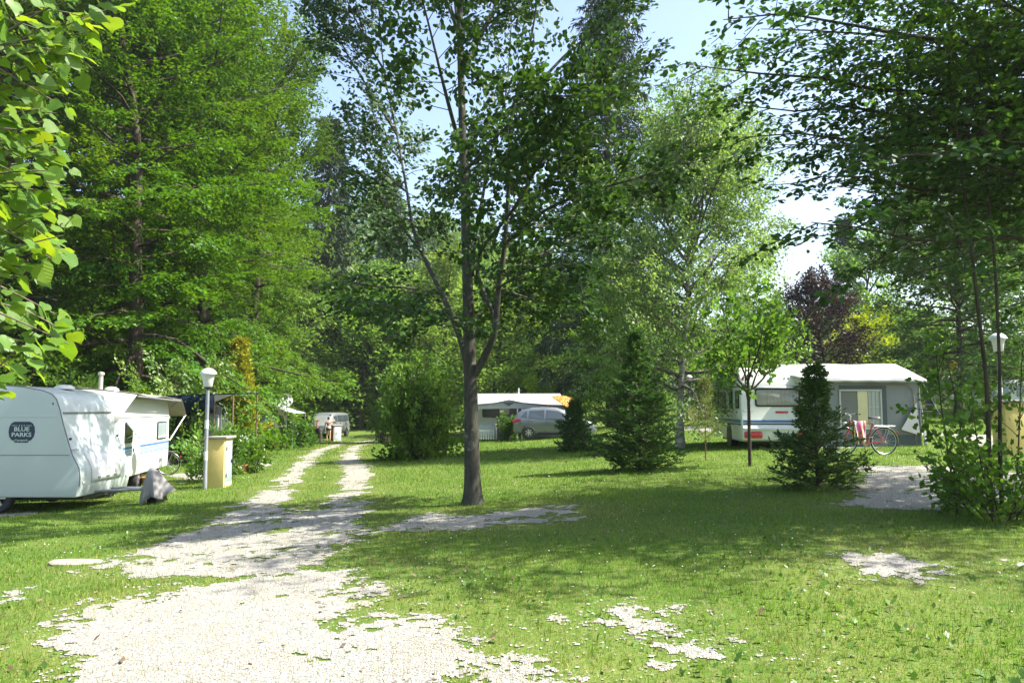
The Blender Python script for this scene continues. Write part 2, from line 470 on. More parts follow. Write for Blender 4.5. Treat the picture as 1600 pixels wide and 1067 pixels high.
def gravel_sheet(name, y0, y1, nv, nu, halfw):
    ys_ = np.geomspace(y0, y1, nv)
    X, Y = ground_rows(ys_, nu, halfw)
    jx = (value_noise(X * 37.1, Y * 37.1, 5) - .5) * (X[:, 1:2] - X[:, 0:1]) * .9
    X = X + jx
    P = np.stack([X.ravel(), Y.ravel()], 1)
    g = gravel_value(P)
    fc = grid_faces(nv, nu)
    keep = (g[fc].mean(1) > 0.5)
    fc = fc[keep]
    used, inv = np.unique(fc, return_inverse=True)
    z = terrain(P[used, 0], P[used, 1]) + 0.006
    V = np.column_stack([P[used], z])
    return link(name, mesh_np(name, V, [inv.reshape(-1, 4)], GRAVEL, True), kind='structure')
gravel_sheet('gravel_path', 3.6, 21.0, 400, 520, lambda y: 1.0 + 0.72 * y)
o = gravel_sheet('gravel_path', 21.05, 90.0, 170, 420, lambda y: 1.0 + 0.72 * y)

rng = np.random.default_rng(7)
def frustum_points(n, d0, d1, power, spread=0.72):
    """Random ground points ahead of the camera, density falling as d^-power."""
    d = np.exp(rng.uniform(math.log(d0), math.log(d1), n * 3))
    k = (d / d0) ** (2 - power); k /= k.max()
    d = d[rng.uniform(size=len(d)) < k][:n]
    x = rng.uniform(-1, 1, len(d)) * (spread * d + 0.6)
    return np.stack([x, d], 1)
# pebbles on the gravel nearest the camera
P = frustum_points(120000, 3.8, 13, 1.9)
gv = gravel_value(P)
P = P[(gv > 0.47) | ((gv > .12) & (rng.uniform(size=len(P)) < .13 * gv / .47))][:30000]
n = len(P)
octa = np.array([[1, 0, 0], [0, 1, 0], [-1, 0, 0], [0, -1, 0], [0, 0, .8], [0, 0, -.8]], float)
of = np.array([[0, 1, 4], [1, 2, 4], [2, 3, 4], [3, 0, 4]])
sz = rng.gamma(2.4, 0.0016, n) + 0.0026
a = rng.uniform(0, 6.28, n); ca, sa = np.cos(a), np.sin(a)
jit = 1 + rng.normal(0, .28, (n, 6, 1))
T = octa[None] * jit * sz[:, None, None] * np.array([1.25, .9, .62])
V = np.stack([T[..., 0] * ca[:, None] - T[..., 1] * sa[:, None], T[..., 0] * sa[:, None] + T[..., 1] * ca[:, None], T[..., 2]], -1)
V += np.column_stack([P, terrain(P[:, 0], P[:, 1]) + 0.008])[:, None, :]
fc = (of[None] + (np.arange(n) * 6)[:, None, None]).reshape(-1, 3)
m, nt, out = _nodes('pebble')
p = nt.nodes.new('ShaderNodeBsdfPrincipled'); p.inputs['Roughness'].default_value = 0.85
geo = nt.nodes.new('ShaderNodeNewGeometry')
nt.links.new(_ramp(nt, geo.outputs['Random Per Island'], [(0.0, (.13, .125, .11)), (0.25, (.25, .24, .21)), (1.0, (.44, .43, .39))]), p.inputs['Base Color'])
nt.links.new(p.outputs[0], out.inputs[0])
o = link('gravel_stones', mesh_np('gravel_stones', V.reshape(-1, 3), [fc], m), kind='stuff')
o['label'] = 'loose pale limestone pebbles strewn over the gravel'; o['category'] = 'gravel'

def blades(name, P, L, Wd, mat, lean=0.55, wide=False):
    n = len(P)
    base = np.column_stack([P, terrain(P[:, 0], P[:, 1]) - 0.004])
    a = rng.uniform(0, 2 * math.pi, n); ln = np.abs(rng.normal(0, lean, n)) + .12
    d = np.column_stack([np.cos(a) * ln, np.sin(a) * ln, np.ones(n)]); d /= np.linalg.norm(d, axis=1, keepdims=True)
    b = a + rng.uniform(-1, 1, n) + math.pi / 2
    s = np.column_stack([np.cos(b), np.sin(b), np.zeros(n)]) * Wd[:, None] / 2
    if not wide:
        V = np.stack([base - s, base + s, base + d * L[:, None]], 1)
        return mesh_np(name, V.reshape(-1, 3), [np.arange(n * 3).reshape(-1, 3)], mat)
    mid = base + d * L[:, None] * .55
    V = np.stack([base, mid - s, base + d * L[:, None] + np.column_stack([np.cos(a), np.sin(a), -0.6 * np.ones(n)]) * L[:, None] * .15, mid + s], 1)
    return mesh_np(name, V.reshape(-1, 3), [np.arange(n * 4).reshape(-1, 4)], mat)
GRASS = leafy('grass_blade', (0.085, 0.17, 0.014), (0.17, 0.30, 0.02), mix=0.4, gloss=0.15, spread=0.42, young=(0.13, 0.215, 0.022))
DRY = leafy('dry_grass_blade', (0.21, 0.225, 0.05), (0.26, 0.30, 0.05), mix=0.35, gloss=0.15, spread=0.4, young=(0.32, 0.27, 0.10))
P = frustum_points(560000, 4.0, 62, 1.62)
g = gravel_value(P)
thin = fbm(P[:, 0] * 1.1, P[:, 1] * 1.1, 4, 21)
ok = rng.uniform(size=len(P)) < np.where(g > 0.5, 0.09, np.where(g > 0.15, .45, 1.0)) * np.clip(0.45 + 1.3 * (thin - .25), .25, 1)
P = P[ok]; d = P[:, 1]
L = rng.uniform(.03, .075, len(P)) * (0.7 + 0.6 * fbm(P[:, 0] * .5, P[:, 1] * .5, 3, 31)) * (1 + np.clip((d - 8) / 60, 0, .5))
Wd = 0.0055 * (np.maximum(d, 6) / 6) ** 0.75
worn = np.zeros(len(P))      # trodden and driven-over turf close to the gravel
for poly, soft, k in PATCHES[:4] + PATCHES[5:7]: worn = np.maximum(worn, smooth(1 - np.maximum(sd_poly(P, poly), 0) / 1.5))
for ln, w, soft, k in TRACKS[:2]: worn = np.maximum(worn, .8 * smooth(1 - np.maximum(sd_line(P, ln, w), 0) / .8))
dry = rng.uniform(size=len(P)) < np.clip(worn * (.25 + 1.0 * fbm(P[:, 0] * .9, P[:, 1] * .9, 3, 91)), .05, .92)
o = link('worn_grass', blades('worn_grass', P[dry], L[dry] * .85, Wd[dry], DRY), kind='stuff')
o['label'] = 'yellowed worn grass along the gravel edges'; o['category'] = 'grass'
P, L, Wd = P[~dry], L[~dry], Wd[~dry]
o = link('grass', blades('grass', P, L, Wd, GRASS), kind='stuff')
o['label'] = 'short sunlit lawn grass over the campsite'; o['category'] = 'grass'
# broad clover and plantain leaves
P = frustum_points(30000, 4.0, 30, 1.5)
ok = (gravel_value(P) < 0.3) & (rng.uniform(size=len(P)) < smooth((fbm(P[:, 0] * .8, P[:, 1] * .8, 3, 77) - .42) / .25) * np.where(P[:, 0] > -1.0, 1, .6))
P = P[ok]
WEED = leafy('clover_leaf', (0.06, 0.15, 0.02), (0.14, 0.28, 0.03), mix=0.35, gloss=0.35, spread=0.3)
Lw = rng.gamma(4, .008, len(P)) + .012
o = link('clover', blades('clover', P, Lw, Lw * .62, WEED, lean=1.5, wide=True), kind='stuff')
o['label'] = 'broad clover and plantain leaves among the grass'; o['category'] = 'ground cover'
# daisies and clover heads
P = frustum_points(2300, 4.5, 40, 1.3)
P = P[(gravel_value(P) < 0.2) & (rng.uniform(size=len(P)) < smooth((fbm(P[:, 0] * .35, P[:, 1] * .35, 3, 55) - .4) / .2))]
n = len(P); r = rng.uniform(.0035, .0068, n) * (1 + P[:, 1] / 22)
base = np.column_stack([P, terrain(P[:, 0], P[:, 1]) + rng.uniform(.045, .085, n)])
dome = np.array([[1, 0, 0], [.5, .87, 0], [-.5, .87, 0], [-1, 0, 0], [-.5, -.87, 0], [.5, -.87, 0], [0, 0, .7]])
V = base[:, None, :] + dome[None] * r[:, None, None]
ff = np.array([[0, 1, 6], [1, 2, 6], [2, 3, 6], [3, 4, 6], [4, 5, 6], [5, 0, 6]])
o = link('daisies', mesh_np('daisies', V.reshape(-1, 3), [(ff[None] + (np.arange(n) * 7)[:, None, None]).reshape(-1, 3)], solid('daisy_white', (.6, .6, .54), .8)), kind='stuff')
o['label'] = 'small white daisy and clover heads dotted over the lawn'; o['category'] = 'flowers'

# fallen leaves
P = frustum_points(500, 4.2, 18, 1.5); n = len(P)
a = rng.uniform(0, 6.28, n); sz = rng.uniform(.02, .045, n)
d1 = np.column_stack([np.cos(a), np.sin(a), rng.normal(0, .25, n)]) * sz[:, None]; d2 = np.column_stack([-np.sin(a), np.cos(a), rng.normal(0, .25, n)]) * sz[:, None] * .45
base = np.column_stack([P, terrain(P[:, 0], P[:, 1]) + rng.uniform(.014, .04, n)])
V = np.stack([base - d1, base - d2, base + d1, base + d2], 1)
m, nt, out = _nodes('dead_leaf'); p = nt.nodes.new('ShaderNodeBsdfPrincipled'); p.inputs['Roughness'].default_value = .8
geo = nt.nodes.new('ShaderNodeNewGeometry'); nt.links.new(_ramp(nt, geo.outputs['Random Per Island'], [(0, (.05, .03, .015)), (.5, (.11, .07, .03)), (1, (.2, .15, .08))]), p.inputs['Base Color']); nt.links.new(p.outputs[0], out.inputs[0])
o = link('fallen_leaves', mesh_np('fallen_leaves', V.reshape(-1, 3), [np.arange(n * 4).reshape(-1, 4)], m), kind='stuff')
o['label'] = 'small brown fallen leaves scattered over lawn and gravel'; o['category'] = 'leaf litter'
# ------------------------------------------------------------------ trees
def unit(v):
    return v / (np.linalg.norm(v) + 1e-9)
UP = np.array([0.0, 0.0, 1.0])
LEAF4 = (np.array([[0, 0, 0], [.45, .34, .07], [1, 0, -.1], [.45, -.34, .07]]), np.array([[0, 1, 2], [0, 2, 3]]))
LEAF6 = (np.array([[0, 0, 0], [.28, .29, .06], [.68, .27, .02], [1, 0, -.14], [.68, -.27, .02], [.28, -.29, .06]]), np.array([[0, 1, 2, 3], [0, 3, 4, 5]]))
NEEDLE = (np.array([[0, 0, 0], [.4, .11, .02], [1, 0, -.02], [.4, -.11, .02]]), np.array([[0, 1, 2, 3]]))
LOBED = (np.array([[0, 0, 0], [.12, .42, .03], [.5, .52, -.04], [.55, .22, .05], [1, 0, -.15], [.55, -.22, .05], [.5, -.52, -.04], [.12, -.42, .03]]),
         np.array([[0, 1, 2, 3], [0, 3, 4, 5], [0, 5, 6, 7]]))
class Tree:
    def __init__(self, seed):
        self.r = np.random.default_rng(seed); self.tubes = []; self.tw = []
    def path(self, p0, d0, L, n, wander=0.1, lift=0.0):
        pts = [np.asarray(p0, float)]; d = unit(np.asarray(d0, float))
        for i in range(n):
            d = unit(d + self.r.normal(0, wander, 3) + UP * lift / n); pts.append(pts[-1] + d * L / n)
        return np.array(pts)
    def tube(self, pts, r0, r1, sides=6, power=1.0):
        t = np.linspace(0, 1, len(pts)) ** power
        self.tubes.append((np.asarray(pts), r0 * (1 - t) + r1 * t, sides))
    @staticmethod
    def along(pts, s):
        f = s * (len(pts) - 1); i = min(int(f), len(pts) - 2); f -= i
        return pts[i] * (1 - f) + pts[i + 1] * f, unit(pts[i + 1] - pts[i])
    def spray(self, pts, L, start=0.2, n2=3.0, l2=0.42, min2=0.5, n3=4.0, lt=0.5, r2=0.012, flat=0.25, droop=0.0, ang=0.95, sub=True):
        """Side shoots of a branch in its own plane, with twigs that carry the leaves."""
        r = self.r; k = max(3, int(L * n2))
        for j in range(k):
            s = start + (1 - start) * (j + r.uniform()) / k
            p, t = self.along(pts, s)
            side = np.cross(t, UP); side = unit(side) if np.linalg.norm(side) > .15 else unit(r.normal(size=3) * [1, 1, .1])
            nrm = unit(np.cross(side, t)); nrm = nrm if nrm[2] > 0 else -nrm
            sg = 1 if j % 2 else -1
            d = t * math.cos(ang) + side * sg * math.sin(ang) + r.normal(0, flat, 3) * [.6, .6, 1] - UP * droop
            l = (l2 * L * (1.12 - s) + min2) * r.uniform(.7, 1.2)
            q = self.path(p, d, l, 4, .12, -droop)
            if sub: self.tube(q, r2, .004, 4)
            m = max(2, int(l * n3))
            for i in range(m):
                u = .15 + .85 * (i + r.uniform()) / m
                pp, tt = self.along(q, u)
                s2 = unit(np.cross(tt, nrm)) * (1 if i % 2 else -1)
                dd = unit(tt * .75 + s2 * .75 + r.normal(0, flat, 3) - UP * droop * .8)
                self.tw.append((pp, dd, unit(nrm + r.normal(0, .18, 3)), lt * r.uniform(.6, 1.25)))
            self.tw.append((q[-2], unit(q[-1] - q[-2]), nrm, lt * r.uniform(.8, 1.3)))
    def leaves(self, per, size, tmpl=LEAF4, tilt=0.35, width=1.0, spread=0.8, ball=0.0, droop=0.0):
        r = self.r; T = len(self.tw)
        P = np.array([t[0] for t in self.tw]); D = np.array([t[1] for t in self.tw]); N = np.array([t[2] for t in self.tw]); L = np.array([t[3] for t in self.tw])
        S = np.cross(N, D); S /= np.linalg.norm(S, axis=1, keepdims=True) + 1e-9
        u = (np.arange(per)[None, :] + r.uniform(size=(T, per))) / per
        sg = np.where(np.arange(per) % 2, 1.0, -1.0)[None, :, None]
        pos = P[:, None] + D[:, None] * (u * L[:, None])[..., None] + r.normal(0, 1, (T, per, 3)) * ball
        A = D[:, None] * .7 + S[:, None] * sg * spread + r.normal(0, .3, (T, per, 3)) - UP * droop
        A /= np.linalg.norm(A, axis=-1, keepdims=True)
        Nn = N[:, None] + r.normal(0, tilt, (T, per, 3))
        B = np.cross(Nn, A); B /= np.linalg.norm(B, axis=-1, keepdims=True) + 1e-9
        C = np.cross(A, B)
        sz = size * r.uniform(.6, 1.25, (T, per, 1))
        pos, A, B, C, sz = (x.reshape(-1, x.shape[-1]) for x in (pos, A, B, C, sz))
        tv, tf = tmpl
        V = pos[:, None] + (A[:, None] * tv[None, :, 0:1] + B[:, None] * tv[None, :, 1:2] * width + C[:, None] * tv[None, :, 2:3]) * sz[:, None]
        n = len(pos)
        return V.reshape(-1, 3), (tf[None] + (np.arange(n) * len(tv))[:, None, None]).reshape(-1, tf.shape[1])
    def wood(self, min_r=0.0):
        Vs, Fs, off = [], [], 0
        for pts, rad, sides in self.tubes:
            if rad.max() < min_r: continue
            n = len(pts); t = np.gradient(pts, axis=0); t /= np.linalg.norm(t, axis=1, keepdims=True) + 1e-9
            ref = np.where(np.abs(t[:, 2:3]) > .9, np.array([[1.0, 0, 0]]), UP[None])
            u = np.cross(t, ref if abs(t[0, 2]) <= .9 or True else ref); 
            u = np.cross(t, np.array([.23, .97, .05])); u /= np.linalg.norm(u, axis=1, keepdims=True) + 1e-9
            w = np.cross(t, u)
            a = np.arange(sides) * 2 * math.pi / sides
            ring = pts[:, None] + rad[:, None, None] * (u[:, None] * np.cos(a)[None, :, None] + w[:, None] * np.sin(a)[None, :, None])
            i = np.arange(n - 1)[:, None] * sides + np.arange(sides)[None]; j = np.arange(n - 1)[:, None] * sides + (np.arange(sides)[None] + 1) % sides
            Vs.append(ring.reshape(-1, 3)); Fs.append(np.stack([i, j, j + sides, i + sides], -1).reshape(-1, 4) + off); off += n * sides
        return np.concatenate(Vs), np.concatenate(Fs)

B_BEECH = bark('beech_bark', (.10, .10, .085), (.17, .165, .14), spots=(.24, .25, .2))
B_DARK = bark('dark_bark', (.035, .028, .02), (.075, .06, .045))
B_ASH = bark('tree_bark', (.034, .034, .026), (.075, .072, .055), scale=(5, 5, 1.6), spots=(.14, .15, .115))
B_BIRCH = bark('birch_bark', (.07, .06, .05), (.46, .44, .39), scale=(1.2, 1.2, 7), bump=.35)
L_BEECH = leafy('beech_leaf', (.038, .105, .006), (.14, .28, .007), mix=.32, young=(.09, .165, .008))
L_MID = leafy('broad_leaf', (.04, .092, .016), (.11, .22, .02), mix=.34)
L_HILL = leafy('hill_leaf', (.085, .17, .03), (.19, .33, .04), mix=.46, young=(.13, .21, .03))
L_HORN = leafy('hornbeam_leaf', (.06, .13, .02), (.16, .29, .025))
L_CENTRE = leafy('cherry_leaf', (.027, .066, .016), (.075, .17, .013), mix=.24)
L_OVER = leafy('overhanging_beech_leaf', (.036, .075, .022), (.09, .20, .018), mix=.3)
L_BIRCH = leafy('birch_leaf', (.12, .21, .05), (.23, .37, .055), gloss=.4)
L_LIME = leafy('lime_leaf', (.075, .16, .02), (.22, .36, .02), mix=.45, gloss=.45, spread=.22)
L_PURPLE = leafy('copper_leaf', (.035, .024, .026), (.05, .028, .022), mix=.3, gloss=.5, young=(.06, .036, .026))
L_YELLOW = leafy('yellow_green_leaf', (.19, .30, .02), (.34, .46, .02))
L_MAPLE = leafy('maple_leaf', (.058, .138, .02), (.16, .31, .025))
L_SPRUCE = leafy('spruce_needle', (.022, .046, .02), (.04, .08, .02), mix=.15, young=(.04, .066, .018))
L_SPRUCE_Y = leafy('young_spruce_needle', (.045, .10, .024), (.09, .17, .02), mix=.25, young=(.09, .155, .022))
L_GOLD = leafy('golden_conifer_leaf', (.22, .24, .018), (.32, .34, .02), mix=.35, young=(.33, .28, .015))
L_LAUREL = leafy('laurel_leaf', (.075, .165, .02), (.18, .32, .02), gloss=.6, young=(.16, .24, .02))

def finish(t, name, label, loc, leaf_mat, bark_mat, VL, FL, rz=0.0, group=None, cat='tree', min_r=0.0, crown='crown', trunk='trunk', limb_mat=None):
    root = thing(name, label, cat, loc, rz, group)
    if limb_mat:
        allt = t.tubes; t.tubes = allt[:2]; V, Fc = t.wood(min_r); link(trunk, mesh_np(name + '_' + trunk, V, [Fc], bark_mat, True), root)
        t.tubes = allt[2:]; V, Fc = t.wood(min_r); link('branches', mesh_np(name + '_branches', V, [Fc], limb_mat, True), root)
    else:
        V, Fc = t.wood(min_r)
        link(trunk, mesh_np(name + '_' + trunk, V, [Fc], bark_mat, True), root)
    link(crown, mesh_np(name + '_' + crown, VL, [FL], leaf_mat), root)
    return root

def broadleaf(seed, H, R, clear, nprim, leaf, per, trunk_r=None, top=0.55, lt=.55, n2=1.7, n3=2.6, tmpl=LEAF4, fork=0.0, sides=9, tilt=.35,
              el_low=0.05, el_top=1.1, droop=.08, flat=.22, lean=0.0, prof=None, start=.22, l2=.4, ball=0.0, wander=.09):
    """Generic crown: limbs off a leader, each a flat leafy spray; returns the Tree."""
    t = Tree(seed); r = t.r
    tr = trunk_r or H * 0.018
    lead = t.path((0, 0, -.15), (lean, 0, 1), H * .97, 14, .035, .1)
    t.tube(lead, tr, .02, sides, .8)
    flare = np.array([[0, 0, -.12], [0, 0, .12], [0, 0, .5]]) + lead[0] * [1, 1, 0]
    t.tubes.append((flare, np.array([tr * 1.5, tr * 1.22, tr * .98]), sides))
    t.spray(lead[-5:], H * .3, .05, n2 * 1.3, .2, .3, n3, lt, flat=flat, droop=droop, r2=.01)
    for i in range(nprim):
        h = clear + (1 - clear) * ((i + .6 * r.uniform()) / nprim) ** .9 * .97
        p, _ = t.along(lead, min(h, .985))
        u = (h - clear) / (1 - clear)
        rad = R * (prof(u) if prof else (math.sin(math.pi * min(1, (u * (1 - top * .35) + .28))) ** .6)) * r.uniform(.75, 1.15)
        az = i * 2.39996 + r.uniform(-.4, .4); el = el_low + (el_top - el_low) * u ** 1.4 + r.normal(0, .12)
        d = np.array([math.cos(az) * math.cos(el), math.sin(az) * math.cos(el), math.sin(el)])
        L = max(rad / max(math.cos(el), .45), .8)
        q = t.path(p, d, L, 7, wander, -.25 if u < .5 else .05)
        t.tube(q, min(tr * .38, .02 + L * .012), .012, 6)
        t.spray(q, L, start, n2, l2, .45, n3, lt, flat=flat, droop=droop, r2=.014)
    return t

# --- forest beeches: three grown, the rest share their meshes
def beech_proto(seed, H, R, np_, leaf=.175, per=20):
    t = broadleaf(seed, H, R, .14, np_, leaf, per, trunk_r=.42, lt=.95, n2=2.4, n3=2.9, l2=.45, droop=.13, el_low=-.05, el_top=1.0, flat=.16,
                  prof=lambda u: (1 - .62 * u ** 1.7) * (.8 + .2 * math.sin(u * 22)))
    V, Fc = t.leaves(per, leaf, LEAF4, .32, spread=.9, ball=.05, droop=.12)
    return t, V, Fc
PROTO = {}
for key, (seed, H, R, n_) in {'a': (11, 26, 7.0, 78), 'b': (12, 24, 6.2, 68), 'c': (13, 21, 6.4, 58)}.items():
    t, V, Fc = beech_proto(seed, H, R, n_)
    wv, wf = t.wood(.02)
    PROTO[key] = (mesh_np('beech_trunk', wv, [wf], B_DARK, True), mesh_np('beech_crown', V, [Fc], L_BEECH))
def place(key, name, label, loc, rz, sc, group=None, cat='tree', names=('trunk', 'crown')):
    root = thing(name, label, cat, loc, rz, group); root.scale = (sc, sc, sc) if isinstance(sc, (int, float)) else sc
    for nm, me in zip(names, PROTO[key]): link(nm, me, root)
    return root
FOREST = [  # column, distance, mesh, turn, scale, label
    (205, 34, 'a', .3, 1.0, 'tall beech with thick dark trunk standing right behind the caravans'),
    (40, 33, 'b', 1.9, 1.0, 'tall beech behind the bright foreground branch at the left edge'),
    (318, 42, 'a', 2.6, 1.0, 'big beech behind the yellow conifer and left lamp'),
    (388, 53, 'b', 4.0, 1.1, 'tall beech at the right edge of the left wood'),
    (-110, 32, 'c', 3.0, 1.1, None), (120, 45, 'c', 5.1, 1.35, None), (250, 50, 'b', .9, 1.3, None), (-30, 48, 'a', 2.2, 1.2, None),
    (290, 60, 'c', 1.2, 1.4, None), (255, 68, 'a', 3.7, 1.3, None), (160, 62, 'b', 5.5, 1.4, None), (370, 68, 'c', .2, .95, None), (10, 64, 'c', 4.4, 1.6, None)]
for px, d, key, rz, sc, lab in FOREST:
    place(key, 'beech_tree', lab or 'beech crowded in the wood behind the left caravans', stand(px, d), rz, sc, 'beeches of the wood on the left')

# --- hillside and background crowns
for key, (seed, H, R, n_, leaf, per) in {'h1': (31, 15, 5.2, 34, .36, 12), 'h2': (32, 17, 4.6, 36, .34, 12), 'h3': (33, 13, 5.6, 32, .36, 12)}.items():
    t = broadleaf(seed, H, R, .12, n_, leaf, per, trunk_r=.3, lt=1.1, n2=1.7, n3=2.0, el_low=.1, el_top=1.2, droop=.05, flat=.35)
    V, Fc = t.leaves(per, leaf, LEAF4, .5, ball=.22)
    wv, wf = t.wood(.05)
    PROTO[key] = (mesh_np('hill_trunk', wv, [wf], B_DARK, True), mesh_np('hill_crown', V, [Fc], L_HILL))
r0 = np.random.default_rng(5)
hill_spots = []
for d in (86, 97, 109, 122, 137, 154, 172):
    step = 7.2 * (d / 86) ** .35
    x = -64.0 + r0.uniform(0, 5)
    while x < 60:
        if not (x > 16 and d > 120) and x > -0.52 * d - 6: hill_spots.append((x + r0.uniform(-2, 2), d + r0.uniform(-4, 4)))
        x += step * r0.uniform(.85, 1.2)
for d, x0, x1, st in ((88, 62, 100, 7), (98, 30, 120, 7.5), (112, 40, 140, 9)):
    x = x0
    while x < x1:
        hill_spots.append((x + r0.uniform(-2, 2), d + r0.uniform(-3, 3))); x += st * r0.uniform(.8, 1.2)
for i, (x, d) in enumerate(hill_spots):
    place(('h1', 'h2', 'h3')[i % 3], 'hillside_tree', 'leafy tree in the mass of woodland on the far hillside', (x, d, tz(x, d) - .3), r0.uniform(0, 6.28),
          r0.uniform(.8, 1.2) if x < 15 else r0.uniform(.55, .8), 'trees of the far wooded hillside')
MID = [(500, 76, 'h1', 1.0, 'leafy tree behind the parked van'), (560, 74, 'h3', .95, 'spreading leafy tree right of the parked van in the wood edge'),
       (405, 63, 'h3', .8, 'low leafy tree left of the person, at the wood edge'),
       (690, 77, 'h2', 1.0, 'leafy tree directly behind the forked central tree trunk'), (640, 77, 'h1', .85, 'round leafy tree behind the multi-stemmed shrub'),
       (770, 64, 'h3', .95, 'leafy tree behind the white awning caravan'), (835, 66, 'h1', .85, 'leafy tree behind the silver car'),
       (905, 60, 'h2', .68, 'leafy tree left of the tall spruce trunk'), (1010, 66, 'h3', .62, 'leafy tree seen between spruce trunk and birch'),
       (1130, 78, 'h1', .62, 'small leafy tree far behind the birch'), (1215, 82, 'h2', .7, 'small leafy tree far behind the staked young maple'),
       (1340, 74, 'h2', 1.0, 'upright green tree behind the copper beech'), (1565, 62, 'h1', 1.2, 'tall pale green tree behind the right lamp post'),
       (1660, 55, 'h3', 1.1, 'tree beyond the right edge behind the yellow box'), (1420, 80, 'h3', .8, 'leafy tree behind the campervan at right')]
for i, (px, d, key, sc, lab) in enumerate(MID):
    place(key, 'leafy_tree', lab, stand(px, d), i * 1.7, sc)

# --- spruces
def spruce(seed, H, R, whorls, per_whorl, leaf, per, lt, n2, n3, droop, trunk_r, width=1.0, low=.06, gap=0.0, upturn=.0, rag=.25):
    t = Tree(seed); r = t.r
    lead = t.path((0, 0, -.1), (0, 0, 1), H, 10, .012, .1)
    t.tube(lead, trunk_r, .01, 8)
    for i in range(whorls):
        u = i / (whorls - 1); h = low + (1 - low) * u ** 1.05
        L = R * (1 - u) ** .85 * r.uniform(.8, 1.1) + .04 * R
        for k in range(per_whorl):
            if r.uniform() < gap: continue
            p, _ = t.along(lead, min(h + r.uniform(-.5, .5) / whorls, .99))
            az = k * 2 * math.pi / per_whorl + i * 1.1 + r.uniform(-.25, .25)
            el = -.25 * (1 - u) * droop * 2 + .55 * u + upturn
            d = np.array([math.cos(az) * math.cos(el), math.sin(az) * math.cos(el), math.sin(el)])
            l = L * r.uniform(1 - rag, 1 + .7 * rag)
            q = t.path(p, d, l, 6, .04, .25)
            t.tube(q, .006 + .008 * l, .004, 4)
            t.spray(q, l, .12, n2, .3, .08 * l + .03, n3, lt, flat=.12, droop=droop, ang=.85, r2=.004, sub=l > .6)
    t.tw.append((lead[-2], UP, np.array([1.0, 0, 0]), H / 14)); 
    V, Fc = t.leaves(per, leaf, NEEDLE, .9, width=width, spread=.7, droop=droop * .6)
    return t, V, Fc
t, V, Fc = spruce(41, 37, 5.6, 48, 7, .46, 11, .66, 1.6, 1.7, .5, .42, 1.0, .1)
finish(t, 'spruce_tree', 'tall dark spruce towering behind the silver car', stand(957, 54), L_SPRUCE, B_DARK, V, Fc, min_r=.03)
t, V, Fc = spruce(42, 22, 4.3, 30, 6, .55, 8, .7, 1.2, 1.5, .42, .28, 1.2, .05)
wv, wf = t.wood(.04); PROTO['s'] = (mesh_np('far_spruce_trunk', wv, [wf], B_DARK, True), mesh_np('far_spruce_crown', V, [Fc], L_SPRUCE))
for px, d, sc, lab in [(505, 80, 1.42, 'dark spruce rising at the right edge of the left wood'), (612, 100, 1.28, 'dark pointed spruce on the hill left of the central tree'),
                       (1325, 92, 1.02, 'dark spruce top behind the green tree right of the birch'), (1240, 96, .55, 'short dark spruce far behind the birch crown')]:
    place('s', 'spruce_tree', lab, stand(px, d), px * .1, sc)
for seed, px, d, H, R, wh, lab in [(51, 1000, 19, 3.3, 1.05, 24, 'small bushy spruce standing left of the birch trunk'),
                                   (52, 1278, 13.8, 2.12, .7, 17, 'loose young spruce in front of the right caravan'),
                                   (53, 898, 28, 1.75, .75, 14, 'small dark spruce in front of the silver car')]:
    t, V, Fc = spruce(seed, H, R, wh, 7, .085 if d < 25 else .11, 10, .15, 8.5, 9, .05, .035, 1.7, .03, gap=.12 if seed != 52 else .2, upturn=.2, rag=.5)
    finish(t, 'young_spruce', lab, stand(px, d), L_SPRUCE_Y, B_DARK, V, Fc, cat='spruce')

